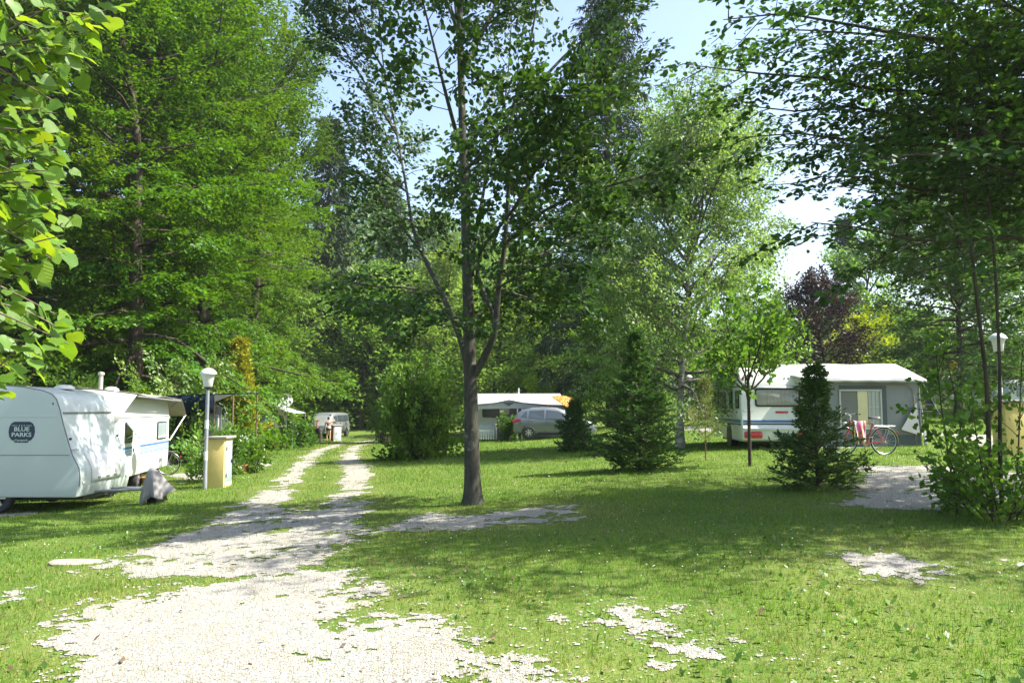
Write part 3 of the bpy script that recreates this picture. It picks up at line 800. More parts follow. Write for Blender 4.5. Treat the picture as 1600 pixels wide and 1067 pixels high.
# --- the forked tree in the middle
def centre_tree():
    t = Tree(61); r = t.r; D = 14.0
    base = stand(739, D)
    def img(pts):  # limb traced in the plane of the trunk, then given depth of its own
        return np.array([world_at(px, py, D + dd) - base for px, py, dd in pts])
    def dens(P, k=5):
        P = np.asarray(P); s = np.linspace(0, len(P) - 1, (len(P) - 1) * k + 1); i = np.minimum(s.astype(int), len(P) - 2); f = (s - i)[:, None]
        Pm, P0, P1, P2 = P[np.maximum(i - 1, 0)], P[i], P[i + 1], P[np.minimum(i + 2, len(P) - 1)]
        return .5 * ((2 * P0) + (-Pm + P1) * f + (2 * Pm - 5 * P0 + 4 * P1 - P2) * f ** 2 + (-Pm + 3 * P0 - 3 * P1 + P2) * f ** 3)
    trunk = dens(img([(739, 792, 0), (738, 740, 0), (736, 640, 0), (734, 560, 0), (731, 460, 0), (727, 330, 0), (722, 180, .1), (718, 0, .2), (716, -200, .3), (720, -360, .3)]))
    zz = np.linspace(0, 1, len(trunk)) ** .85
    rad = .158 * (1 - zz) + .03 * zz + .085 * np.exp(-np.maximum(trunk[:, 2] + .05, 0) / .16)
    t.tubes.append((trunk, rad, 18))
    limbs = [([(741, 585, 0), (757, 558, -.1), (773, 515, -.3), (779, 450, -.4), (789, 380, -.5), (794, 300, -.6), (800, 180, -.8), (830, 60, -1), (850, -80, -1.2)], .075),
             ([(731, 575, 0), (716, 520, .3), (690, 460, .9), (662, 400, 1.6), (645, 355, 2.0), (636, 300, 2.4), (620, 210, 3.0), (600, 110, 3.5), (590, -10, 3.9)], .062),
             ([(737, 430, 0), (742, 370, .6), (752, 320, 1.0), (765, 250, 1.4), (790, 150, 1.8), (800, 20, 2.0)], .05),
             ([(775, 500, -.3), (745, 410, .1), (800, 330, -1.2), (835, 270, -1.7), (880, 200, -2.1), (930, 120, -2.4)], .04),
             ([(722, 240, 0), (700, 160, -.8), (680, 80, -1.3), (655, -20, -1.7)], .045), ([(719, 120, 0), (760, 40, 1.0), (800, -60, 1.8)], .045),
             ([(719, 60, 0), (690, -20, 1.2), (650, -120, 2)], .04), ([(790, 380, -.5), (850, 330, -.9), (920, 300, -1.4), (990, 280, -1.6), (1040, 262, -1.7)], .034),
             ([(783, 430, -.4), (850, 395, .3), (900, 372, .6), (950, 352, .8)], .028), ([(794, 300, -.6), (860, 230, .2), (930, 165, .6), (1000, 110, .9)], .034),
             ([(800, 180, -.8), (880, 90, -.2), (960, 20, .3), (1010, -60, .4)], .034), ([(690, 460, .9), (640, 450, .3), (590, 448, -.3), (545, 440, -.8)], .026),
             ([(662, 400, 1.6), (610, 330, 2.6), (585, 290, 3.2)], .026), ([(636, 300, 2.4), (585, 260, 2.6), (560, 200, 2.8)], .026),
             ([(620, 210, 3.0), (570, 130, 3.6), (535, 70, 4.2), (515, 10, 4.6)], .03), ([(600, 110, 3.5), (560, 40, 4.2), (525, -40, 4.9)], .028), ([(628, 250, 2.7), (600, 220, 3.8), (580, 170, 4.6)], .024),
             ([(726, 320, 0), (760, 270, 1.5), (830, 220, 2.6)], .03),
             ([(733, 500, 0), (790, 470, 1.0), (850, 452, 1.8)], .022), ([(779, 450, -.4), (820, 425, -1.2), (870, 410, -1.7)], .022), ([(733, 520, 0), (690, 490, -1.0), (620, 480, -1.8), (560, 470, -2.2)], .024), ([(779, 450, -.4), (840, 470, .8), (900, 480, 1.6)], .024), ([(789, 380, -.5), (850, 350, 1.2), (930, 330, 2.0)], .03),
             ([(725, 270, 0), (790, 200, -2.0), (860, 150, -2.8)], .03), ([(716, -60, .2), (790, -160, -.6), (880, -240, -1)], .04), ([(716, -120, .2), (630, -200, .2), (560, -260, 0)], .04), ([(717, -40, .2), (690, -120, 2.2), (650, -190, 3.8), (620, -230, 4.8)], .045), ([(718, 60, .2), (700, -60, 2.0), (660, -110, 3.6), (640, -150, 4.6)], .045), ([(716, -180, .2), (730, -270, 2.4), (750, -330, 4.2)], .04), ([(717, -100, .2), (760, -170, 2.4), (830, -210, 4.2)], .04),
             ([(718, 0, .2), (740, -90, -1.6), (770, -180, -2.6)], .04), ([(718, 30, .2), (715, -60, 1.9), (730, -160, 3)], .04)]
    for pts, rad in limbs:
        q = dens(img(pts)); L = np.linalg.norm(np.diff(q, axis=0), axis=1).sum()
        t.tube(q, rad, .01, 8)
        t.spray(q, min(L, 5), .34 if L > 3 else .2, 5.6, .22, .45, 5.4, .38, flat=.3, droop=.06, r2=.009)
    V, Fc = t.leaves(14, .112, LEAF6, .5, spread=.75, ball=.06, droop=.1)
    return t, base, V, Fc
t, base, V, Fc = centre_tree()
finish(t, 'broadleaf_tree', 'dark forked tree with grey trunk in the middle of the lawn', base, L_CENTRE, B_ASH, V, Fc)

# --- beech whose boughs hang into the top right
def overhang():
    t = Tree(71); r = t.r
    base = np.array([11.2, 12.6, tz(11.2, 12.6)])
    lead = t.path((0, 0, -.2), (.02, 0, 1), 14, 10, .03, .1)
    t.tube(lead, .36, .05, 14)
    tips = [(1065, 105, 10.4), (1140, 165, 11.2), (1160, 215, 10.8), (1190, 40, 12), (1275, 268, 10.2), (1270, 350, 9.4), (1310, 300, 11.5), (1120, 20, 9.6), (1260, 120, 13.5), (1330, 200, 14.5),
            (1400, 285, 9.0), (1420, 300, 11), (1480, 250, 13), (1500, 230, 9.5), (1380, 60, 15), (1300, -60, 11), (1420, 140, 16.5), (1560, 260, 11.5), (1240, -120, 13), (1500, 60, 17.5),
            (1220, 230, 12.6), (1350, 255, 12.4), (1180, -60, 10), (1440, 215, 10.5), (1330, 110, 10.5), (1450, 90, 11.5), (1540, 180, 12.5), (1390, 160, 12), (1560, 60, 10.5), (1340, -10, 13), (1460, -30, 9.5), (1590, 210, 10.5)]
    for i, (px, py, d) in enumerate(tips):
        tip = world_at(px, py - (45 if px > 1330 and py > 120 else 0), d) - base
        h0 = np.clip(tip[2] - r.uniform(-.6, 1.2), 3.4, 12.5)
        p, _ = t.along(lead, h0 / 14)
        mid = (p + tip) / 2 + np.array([r.uniform(-.3, .3), r.uniform(-.6, .6), r.uniform(.1, .7)])
        s = np.linspace(0, 1, 10)[:, None]
        q = (1 - s) ** 2 * p + 2 * s * (1 - s) * mid + s ** 2 * tip + r.normal(0, .11, (10, 3)) * s * (1 - .5 * s)
        L = np.linalg.norm(tip - p)
        t.tube(q, .012 + .0065 * L, .006, 7)
        t.spray(q, L, .18, 3.2, .26, .45, 4.4, .42, flat=.17, droop=.05, r2=.009)
    for tx, ty, tzz in ((5.2, 7.4, 7.2), (6.2, 6.9, 8.4), (7.2, 8.2, 7.0), (8.2, 7.2, 8.8), (9.4, 7.8, 7.6), (4.6, 8.8, 9.0), (6.6, 9.0, 9.6), (10.4, 6.8, 8.2), (5.6, 8.0, 10.4), (7.6, 7.8, 10.8), (9.0, 9.2, 10.2), (11.5, 7.4, 9.4), (13.5, 13.5, 7.5), (14.5, 15.5, 8.2), (15.8, 14.2, 9), (16.5, 16.5, 8), (13.2, 17, 8.5), (15.2, 17.6, 9.6), (17, 13.2, 10), (14.2, 12.4, 9.6), (16.2, 15.2, 10.5), (13, 15.2, 10)):
        tip = np.array([tx, ty, tzz]) - base; p, _ = t.along(lead, (tzz - 1.2) / 14); L = np.linalg.norm(tip - p)
        s = np.linspace(0, 1, 9)[:, None]; q = p * (1 - s) + tip * s + UP * .5 * np.sin(s * 3.14) + r.normal(0, .08, (9, 3)) * s
        t.tube(q, .02 + .007 * L, .008, 6); t.spray(q, L, .3, 2.6, .28, .45, 3.2, .45, flat=.2, droop=.05)
    for i in range(36):   # the far half of the crown, out of view but casting shade
        az = r.uniform(-1.5, 1.35); h = r.uniform(5.8, 13.5); p, _ = t.along(lead, h / 14)
        L = r.uniform(3.0, 6.0) * (1 - .4 * (h - 5) / 9)
        q = t.path(p, (math.cos(az), math.sin(az), .35), L, 7, .08, 0)
        t.tube(q, .05, .008, 6); t.spray(q, L, .2, 1.6, .3, .4, 2.2, .5, flat=.15, droop=.05)
    V, Fc = t.leaves(9, .105, LEAF6, .45, spread=.8, ball=.05, droop=.06)
    return t, base, V, Fc
t, base, V, Fc = overhang()
finish(t, 'beech_tree', 'beech outside the right edge, its layered boughs hanging into the top right', base, L_OVER, B_DARK, V, Fc, group=None)

# --- birch
t = broadleaf(81, 10.9, 3.5, .17, 64, .07, 10, trunk_r=.15, lt=.5, n2=3.6, n3=4.6, el_low=.35, el_top=1.25, droop=.3, flat=.3, wander=.12,
              prof=lambda u: (.62 + .5 * math.sin(math.pi * (u * .8 + .12))) * (1 - .55 * u ** 2))
V, Fc = t.leaves(14, .11, LEAF4, .7, ball=.1, droop=.45)
finish(t, 'birch_tree', 'pale airy birch beside the left end of the right caravan', stand(1063, 27), L_BIRCH, B_BIRCH, V, Fc, limb_mat=bark('birch_twig', (.07, .06, .05), (.16, .15, .13)))
# --- hornbeam bush-tree behind the small spruce
t = broadleaf(82, 5.2, 1.9, .08, 34, .09, 10, trunk_r=.06, lt=.4, n2=4.6, n3=4.6, el_low=.2, el_top=1.2, flat=.22)
V, Fc = t.leaves(12, .11, LEAF4, .4, ball=.04)
finish(t, 'hornbeam', 'bright green young hornbeam behind the bushy spruce', stand(965, 31), L_HORN, B_DARK, V, Fc)
# --- staked young maple
t = Tree(83)
lead = t.path((0, 0, -.1), (.01, 0, 1), 2.05, 8, .012, 0); t.tube(lead, .042, .034, 8)
for i, (az, el, L) in enumerate([(3.3, 1.15, 1.9), (.1, .75, 1.9), (1.5, 1.0, 1.8), (4.8, .9, 1.7), (2.5, .7, 1.5), (5.7, 1.3, 2.2), (.9, 1.35, 2.2), (3.9, .6, 1.3)]):
    q = t.path(lead[-1 - i % 3], (math.cos(az) * math.cos(el), math.sin(az) * math.cos(el), math.sin(el)), L, 7, .07, .3)
    t.tube(q, .024, .006, 6); t.spray(q, L, .28, 6.5, .24, .3, 5, .3, flat=.4, r2=.006)
V, Fc = t.leaves(5, .13, LOBED, .5, ball=.06)
finish(t, 'young_maple', 'slim young maple with thin dark stem before the right caravan', stand(1172, 18.7), L_MAPLE, B_DARK, V, Fc)
# --- pine sapling
t, V, Fc = spruce(84, 2.1, .45, 9, 4, .11, 9, .16, 5, 6, -.1, .018, .5, .3, gap=.25, upturn=.35)
finish(t, 'pine_sapling', 'thin straggly pine sapling between birch and right caravan', stand(1103, 21), leafy('pine_needle', (.09, .13, .04), (.15, .2, .04)), bark('pine_bark', (.12, .07, .05), (.2, .13, .1)), V, Fc, cat='sapling')
# --- copper beech, yellow-green bush, big round tree
t = broadleaf(85, 9.6, 2.9, .06, 40, .2, 9, trunk_r=.16, lt=.6, n2=3.2, n3=3.4, el_low=.15, el_top=1.2, flat=.4)
V, Fc = t.leaves(12, .2, LEAF4, .6, ball=.12)
finish(t, 'copper_beech', 'dark purple copper beech behind the right caravan roof', stand(1290, 52), L_PURPLE, B_DARK, V, Fc)
t = broadleaf(86, 7.0, 3.0, .05, 26, .2, 9, trunk_r=.08, lt=.6, n2=3.4, n3=3.2, el_low=.2, el_top=1.0, flat=.2)
V, Fc = t.leaves(12, .2, LEAF4, .35, ball=.1)
finish(t, 'yellow_green_tree', 'low bright yellow-green tree behind the awning roof', stand(1350, 55), L_YELLOW, B_DARK, V, Fc)
t = broadleaf(87, 12.0, 4.9, .2, 54, .17, 9, trunk_r=.27, lt=.7, n2=2.5, n3=2.8, el_low=-.05, el_top=1.15, flat=.3, prof=lambda u: .55 + .5 * math.sin(math.pi * (u * .75 + .12)))
V, Fc = t.leaves(16, .19, LEAF4, .5, ball=.12)
finish(t, 'round_tree', 'big dense round dark green tree beside the campervan', stand(1497, 45), L_MID, B_DARK, V, Fc)

# --- multi-stemmed shrub by the track
t = Tree(91)
for i in range(13):
    az = i * 2.4; b = np.array([math.cos(az), math.sin(az), 0]) * t.r.uniform(.1, .55)
    q = t.path(b - [0, 0, .1], b * .75 + UP * 1.7, t.r.uniform(2.8, 3.9), 8, .06, 0)
    t.tube(q, .05, .012, 6)
    t.spray(q, 3.2, .02, 5.6, .22, .5, 4.6, .4, flat=.4, droop=.12, r2=.008)
V, Fc = t.leaves(11, .14, LEAF6, .5, ball=.06, droop=.2)
finish(t, 'leafy_shrub', 'tall dense multi-stemmed shrub on the lawn beside the track', stand(650, 28.6), L_MAPLE, B_DARK, V, Fc, cat='shrub', trunk='stems', crown='foliage')

def bush(seed, name, label, loc, H, R, stems, leaf, mat, per=8, tmpl=LEAF4, up=1.2, cat='shrub', n2=4.0, n3=4.0, lt=.3, tilt=.45, low=.1, lean=.6, group=None, width=1.0):
    t = Tree(seed)
    for i in range(stems):
        az = i * 2.4 + t.r.uniform(-.3, .3); k = math.sqrt((i + .5) / stems)
        b = np.array([math.cos(az), math.sin(az), 0]) * R * .45 * k
        q = t.path(b - [0, 0, .06], np.array([math.cos(az) * k * R * lean, math.sin(az) * k * R * lean, H * .9 * up]), H * t.r.uniform(.7, 1.05), 6, .1, 0)
        t.tube(q, .014 + .006 * H, .005, 5)
        t.spray(q, H, low, n2 * 1.35, .16 * R / max(H * .4, .3), .12 * R + .05, n3, lt, flat=.4, r2=.005)
    V, Fc = t.leaves(int(per * 1.5), leaf, tmpl, tilt, ball=.05, width=width)
    return finish(t, name, label, loc, mat, B_DARK, V, Fc, cat=cat, trunk='stems', crown='foliage', group=group)
# --- right foreground saplings and shrub
t = Tree(95); base = stand(1556, 10.3)
for x, y, H, rr, lean in ((-.02, .05, 6.5, .035, .0), (.14, .1, 7.0, .028, .012), (-.3, .3, 2.2, .014, -.14), (.3, -.25, 2.0, .013, .22), (-.2, -.3, 1.5, .011, -.2), (-.22, .1, 2.3, .014, -.06), (.35, .2, 2.4, .012, .1)):
    q = t.path((x, y, -.1), (lean, .0, 1), H, 14, .02, .05); t.tube(q, rr, .006, 8)
    if H > 4:
        for k in range(14):
            p, _ = t.along(q, .7 + .28 * (k + t.r.uniform()) / 14); az = k * 2.4
            b = t.path(p, (math.cos(az), math.sin(az), .5), 1.1, 5, .08, 0); t.tube(b, .01, .004, 4)
            t.spray(b, 1.1, .15, 4, .25, .2, 4.5, .25, flat=.25, r2=.004)
    else:
        t.spray(q, H, .12, 6.5, .2, .25, 5, .26, flat=.35, r2=.005)
for i in range(16):
    az = i * 2.4; q = t.path((math.cos(az) * .2, math.sin(az) * .25, -.05), (math.cos(az) * .8, math.sin(az) * .8, t.r.uniform(.6, 1.8)), t.r.uniform(.6, 1.15), 6, .1, -.2)
    t.tube(q, .01, .004, 5); t.spray(q, 1.0, .12, 7, .2, .12, 5.5, .2, flat=.35, r2=.004)
V, Fc = t.leaves(6, .085, LEAF6, .4, ball=.03, droop=.15)
finish(t, 'sapling_clump', 'clump of slim dark saplings and leafy shoots at the right edge', base, L_MAPLE, B_DARK, V, Fc, cat='saplings', trunk='stems', crown='foliage')

# --- garden shrubs on the left
bush(101, 'understorey_bush', 'sunlit bush behind the white caravan at the left edge', stand(60, 27), 3.4, 2.4, 14, .12, L_HORN, lt=.4, n2=2.6, n3=3)
bush(102, 'understorey_bush', 'sunlit bush behind the caravan roof with the flue', stand(140, 28.5), 3.1, 2.2, 13, .12, L_HORN, lt=.4, n2=2.6, n3=3)
bush(103, 'hazel_bush', 'bright leafy bush between left lamp post and caravan roof', stand(292, 30), 4.2, 1.2, 10, .14, L_LAUREL, lt=.4, n2=3, n3=3)
t, V, Fc = spruce(104, 5.0, 1.6, 22, 7, .2, 10, .3, 4.2, 4.5, -.12, .06, 1.9, .02, upturn=.4)
finish(t, 'golden_conifer', 'yellow-green conifer behind the left lamp post', stand(366, 36), L_GOLD, B_DARK, V, Fc, cat='conifer')
bush(105, 'laurel_shrub', 'glossy laurel shrub behind the yellow utility box', stand(338, 23.0), 1.55, .75, 10, .15, L_LAUREL, lt=.3, n2=3.4, n3=3.4, lean=1.0, width=.7)
bush(106, 'laurel_shrub', 'dense light green shrub right of the yellow utility box', stand(390, 25.5), 1.15, .5, 9, .13, L_LAUREL, lt=.28, n2=3.6, n3=3.6)
bush(107, 'garden_shrub', 'low shrub beside the satellite dish pole', stand(466, 44), 1.5, .9, 7, .16, L_HORN, lt=.3)
bush(108, 'garden_shrub', 'low plants below the satellite dish pole', stand(425, 41.5), 1.0, 1.4, 8, .15, L_LAUREL, lt=.3)
bush(109, 'planter_bush', 'light green bush growing in the log planter', stand(605, 55), 4.2, 1.7, 9, .2, L_HORN, lt=.4, n2=2.4, n3=2.6)
bush(110, 'potted_shrub', 'pale young shrub at the awning corner behind the silver car', stand(792, 43.6), 1.5, .3, 5, .14, L_HORN, lt=.28)
bush(111, 'small_conifer', 'small bright conifer behind the white caravan roof', stand(842, 54), 4.0, 1.0, 8, .18, L_YELLOW, lt=.4, n2=3)
bush(112, 'hedge_bush', 'leafy hedge bush behind the distant yellow box at right', stand(1556, 66), 3.0, 2.4, 9, .24, L_HORN, lt=.5, n2=2, n3=2.4)

# --- bright lime branch at the left edge: each big leaf its own piece
def lime_tree():
    r = np.random.default_rng(121)
    base = np.array([-4.6, 3.2, tz(-4.6, 3.2)])
    root = thing('lime_tree', 'lime tree at the left edge with big bright sunlit leaves', 'tree', base)
    t = Tree(121)
    lead = t.path((0, 0, -.1), (0, 0, 1), 6, 8, .02, 0); t.tube(lead, .13, .03, 10)
    bound = lambda y: np.interp(y, [-60, 0, 40, 75, 110, 150, 220, 300, 390, 415, 440, 470, 490, 540, 565, 600], [200, 215, 150, 165, 120, 108, 118, 118, 122, 85, 15, 0, 115, 130, 40, 0])
    spots, tips = [], []
    for i in range(64):
        py = -30 + 600 * (i + r.uniform()) / 64; bx = bound(py)
        px = bx - 22 - (abs(r.normal(0, 60)) if i % 2 else 0)
        if px > -70: tips.append((px, py, r.uniform(3.3, 4.1)))
    starts = []
    for i, (px, py, d) in enumerate(tips):
        tip = world_at(px, py, d) - base
        p = tip + np.array([-r.uniform(.35, .6), r.uniform(-.15, .15), r.uniform(-.4, .35)]); starts.append(p)
        mid = (p + tip) / 2 + np.array([0, r.uniform(-.08, .08), r.uniform(.0, .1)])
        s = np.linspace(0, 1, 9)[:, None]
        q = (1 - s) ** 2 * p + 2 * s * (1 - s) * mid + s ** 2 * tip
        t.tube(q, .006, .0025, 5)
        for j in range(11):
            u = 1.0 - .07 * j
            a, tt = t.along(q, min(u, .999))
            side = unit(np.cross(tt, UP)) * (1 if j % 2 else -1)
            spots.append((a + r.normal(0, .03, 3), unit(tt * .5 + side * .8 + r.normal(0, .3, 3) - UP * .45), 0))
    starts.sort(key=lambda p_: p_[2])
    for k in range(0, len(starts), 5):
        g = starts[k:k + 5]; c = sum(g) / len(g); p, _ = t.along(lead, min(max((c[2] - .6) / 6, .1), .9))
        for e in g: t.tube(np.array([p, (p + c) / 2 + [0, 0, .12], c * .7 + e * .3, e]), .018, .006, 6)
    V, Fc = t.wood()
    link('trunk', mesh_np('lime_trunk', V, [Fc], bark('lime_bark', (.1, .085, .06), (.2, .17, .12)), True), root)
    meshes = []
    for v in range(4):   # heart-shaped, veined by a fold, edge drooping
        prof = [(0, .10), (.0, .33), (.15, .46), (.35, .50), (.58, .42), (.78, .26), (.92, .10), (1.08, 0)]
        mid_ = [(x, 0.0) for x in np.linspace(.07, 1.08, len(prof))]
        cup = .1 + .08 * v
        Vv = [(x, 0, -.12 * x * x) for x, _ in mid_]
        for sgn in (1, -1):
            Vv += [(x, sgn * y, -.12 * x * x + cup * y * .9 - (.35 + .15 * v) * y * y + .03 * math.sin(9 * x + v + sgn)) for x, y in prof]
        n = len(prof); Ff = []
        for off, flip in ((n, 0), (2 * n, 1)):
            for i in range(n - 1):
                qd = (i, i + 1, off + i + 1, off + i); Ff.append(qd[::-1] if flip else qd)
        me = bpy.data.meshes.new('lime_leaf'); me.from_pydata(Vv, [], Ff); me.materials.append(L_LIME_PIECE)
        me.polygons.foreach_set('use_smooth', np.ones(len(me.polygons), bool)); meshes.append(me)
    spots.sort(key=lambda s_: -s_[0][0])
    big = [k for k in range(len(spots)) if k % 2 == 0][:298]; rest = [k for k in range(len(spots)) if k not in set(big)]
    lv = [np.array([v.co[:] for v in me.vertices]) for me in meshes]; lf_ = np.array([p_.vertices[:] for p_ in meshes[0].polygons]); VV, FF = [], []
    for n_, k in enumerate(rest):
        p, d, _ = spots[k]; nrm = unit(UP * .8 + r.normal(0, .45, 3) + np.array([.25, -.35, 0])); b = unit(np.cross(nrm, d)); c = np.cross(d, b); s = .075 * r.uniform(.6, 1.2)
        VV.append(p + (lv[n_ % 4] @ np.stack([d, b, c])) * s); FF.append(lf_ + n_ * len(lv[0]))
    link('foliage', mesh_np('lime_foliage', np.concatenate(VV), [np.concatenate(FF)], L_LIME, True), root, 'stuff')
    for i, (p, d, _) in enumerate(spots[k] for k in big):
        nrm = unit(UP * .8 + r.normal(0, .45, 3) + np.array([.25, -.35, 0]))
        b = unit(np.cross(nrm, d)); c = np.cross(d, b); s = .09 * r.uniform(.55, 1.25)
        M = Matrix(((d[0] * s, b[0] * s, c[0] * s, p[0]), (d[1] * s, b[1] * s, c[1] * s, p[1]), (d[2] * s, b[2] * s, c[2] * s, p[2]), (0, 0, 0, 1)))
        lf = link('leaf', meshes[i % 4], root); lf.matrix_local = M
    return root
def _scaled(nt, src, k):
    m_ = nt.nodes.new('ShaderNodeMath'); m_.operation = 'MULTIPLY'; m_.inputs[1].default_value = k; nt.links.new(src, m_.inputs[0]); return m_.outputs[0]
def lime_piece_material():
    m, nt, out = _nodes('lime_leaf')
    oi = nt.nodes.new('ShaderNodeObjectInfo'); tc = nt.nodes.new('ShaderNodeTexCoord')
    w = nt.nodes.new('ShaderNodeTexWave'); w.wave_type = 'BANDS'; w.bands_direction = 'DIAGONAL'; w.inputs['Scale'].default_value = 3.2; w.inputs['Distortion'].default_value = .6
    sx = nt.nodes.new('ShaderNodeSeparateXYZ'); nt.links.new(tc.outputs['Object'], sx.inputs[0])
    ab = nt.nodes.new('ShaderNodeMath'); ab.operation = 'ABSOLUTE'; nt.links.new(sx.outputs[1], ab.inputs[0])
    ng = nt.nodes.new('ShaderNodeMath'); ng.operation = 'MULTIPLY'; ng.inputs[1].default_value = -1; nt.links.new(ab.outputs[0], ng.inputs[0])
    cx = nt.nodes.new('ShaderNodeCombineXYZ'); nt.links.new(sx.outputs[0], cx.inputs[0]); nt.links.new(ng.outputs[0], cx.inputs[1]); nt.links.new(cx.outputs[0], w.inputs[0])
    vein = _ramp(nt, w.outputs['Fac'], [(0.0, 1.0), (0.16, 0.0)])
    base = _mixcol(nt, oi.outputs['Random'], (.065, .15, .018), (.12, .20, .018)); tr = _mixcol(nt, oi.outputs['Random'], (.20, .36, .015), (.32, .42, .015))
    base = _mixcol(nt, _scaled(nt, vein, .4), base, (.15, .25, .06))
    p = nt.nodes.new('ShaderNodeBsdfPrincipled'); p.inputs['Roughness'].default_value = .5; p.inputs['Specular IOR Level'].default_value = .32
    t = nt.nodes.new('ShaderNodeBsdfTranslucent'); mx = nt.nodes.new('ShaderNodeMixShader'); mx.inputs[0].default_value = .46
    bp = nt.nodes.new('ShaderNodeBump'); bp.inputs['Strength'].default_value = .18; bp.inputs['Distance'].default_value = .01; nt.links.new(w.outputs['Fac'], bp.inputs['Height']); nt.links.new(bp.outputs[0], p.inputs['Normal'])
    nt.links.new(base, p.inputs['Base Color']); nt.links.new(tr, t.inputs[0]); nt.links.new(p.outputs[0], mx.inputs[1]); nt.links.new(t.outputs[0], mx.inputs[2]); nt.links.new(mx.outputs[0], out.inputs[0])
    return m
L_LIME_PIECE = lime_piece_material()
lime_tree()
# ------------------------------------------------------------------ shared finishes
WHITE = solid('caravan_white', (.60, .62, .60), .32, var=.10, scale=1.4, dirt=(.44, .46, .41), coat=.2)
CREAM = solid('caravan_cream', (.66, .64, .52), .38, var=.25, scale=1.6, dirt=(.46, .45, .34))
GREY_W = solid('caravan_grey', (.56, .58, .56), .4, var=.25, scale=1.4, dirt=(.42, .44, .40))
ALU = solid('aluminium', (.62, .63, .64), .35, .9, var=.2)
GALV = solid('galvanised_steel', (.24, .26, .27), .55, .3, var=.25, scale=9)
DARKM = solid('dark_metal', (.03, .03, .032), .5, .3)
BLACK = solid('black_plastic', (.018, .018, .02), .55)
RUBBER = solid('rubber', (.022, .022, .023), .8, bump=.2)
SEAM = solid('seal_grey', (.16, .17, .17), .6)
NAVY = solid('navy_print', (.012, .03, .06), .45)
BLUE = solid('blue_stripe', (.06, .16, .36), .4, var=.2)
BLUE2 = solid('pale_blue_stripe', (.2, .34, .5), .4, var=.2)
RED = solid('red_lens', (.5, .02, .02), .2, coat=.5)
ORANGE_L = solid('amber_lens', (.7, .25, .02), .2, coat=.5)
PANE = glass('window_acrylic', (.035, .045, .045), .07)
PANE_C = solid('curtained_window', (.33, .32, .26), .2, var=.35, scale=3.5, coat=.5, stretch=(6, 6, .6))
PANE_P = glass('pale_window', (.22, .27, .27), .06)
YELLOW = solid('yellow_render', (.62, .49, .17), .85, var=.16, scale=3, bump=.35)
SLAB = solid('concrete_cap', (.30, .28, .24), .85, var=.3, scale=6, bump=.3)
STEEL_D = solid('grey_steel_door', (.34, .39, .43), .4, .2, var=.12)
CLOTH_W = cloth('white_canvas', (.72, .72, .70), .25)
CLOTH_G = cloth('grey_canvas', (.28, .30, .305), .12)
CLOTH_D = cloth('dark_grey_canvas', (.12, .14, .15), .1)
CLOTH_B = cloth('beige_canvas', (.40, .37, .31), .25)
CLOTH_N = cloth('navy_canvas', (.012, .022, .035), .08)
TERRA = solid('terracotta', (.42, .16, .07), .8, var=.25, scale=7)

def add_wheel(parent, loc, r=.32, w=.19, rim_mat=None, spokes=6, axis_out=-1, part='wheel'):
    o = MB().lathe([(r * .62, -w / 2), (r * .93, -w / 2), (r, -w * .3), (r, w * .3), (r * .93, w / 2), (r * .62, w / 2), (r * .62, -w / 2)], sides=26, axis='Y', caps=False).build(part, RUBBER, parent)
    o.location = loc
    m = MB(); f = axis_out * w * .32
    m.lathe([(r * .63, f), (r * .60, f - axis_out * .05), (r * .55, f - axis_out * .05), (r * .57, f)], sides=26, axis='Y', caps=False)
    for k in range(spokes):
        a = 2 * math.pi * k / spokes
        m.box((math.cos(a) * r * .33, f, math.sin(a) * r * .33), (r * .52, .03, r * .15), ry=-a)
    m.lathe([(r * .16, f - .02), (r * .16, f + .02)], sides=12, axis='Y')
    m.build('rim', rim_mat or ALU, o)
    d = MB().lathe([(r * .6, f - axis_out * .09), (r * .6, f - axis_out * .06)], sides=20, axis='Y').build('brake_disc', DARKM, o)
    return o
def add_window(parent, org, ux, uz, w, h, pane=PANE, frame=BLACK, r=.06, fr=.035, t=.03, name='window', muntins=0):
    """Framed window on a wall: org is its lower corner on the wall face, ux x uz points out of the wall."""
    org, ux, uz = Vector(org), Vector(ux).normalized(), Vector(uz).normalized(); n = ux.cross(uz).normalized()
    f = MB().plate(rrect(0, w, 0, h, r), org - n * .01, ux, uz, t + .01).build(name, frame, parent, bevel=.006)
    MB().plate(rrect(fr, w - fr, fr, h - fr, max(r - fr * .5, .01)), org + n * (t - .004), ux, uz, .009).build('pane', pane, f)
    return f
def text_part(txt, size, parent, loc, mat, bold=.02, sx=1.0, rot=(math.pi / 2, 0, 0)):
    c = bpy.data.curves.new('lettering', 'FONT'); c.body = txt; c.size = size; c.align_x = 'CENTER'; c.align_y = 'CENTER'; c.extrude = .002; c.offset = bold * size; c.resolution_u = 3
    tmp = bpy.data.objects.new('tmp', c); COL.objects.link(tmp)
    bpy.context.view_layer.update()
    me = bpy.data.meshes.new_from_object(tmp.evaluated_get(bpy.context.evaluated_depsgraph_get()))
    bpy.data.objects.remove(tmp); bpy.data.curves.remove(c)
    me.materials.clear(); me.materials.append(mat)
    o = link('lettering', me, parent); o.location = loc; o.rotation_euler = rot; o.scale = (sx, 1, 1)
    return o

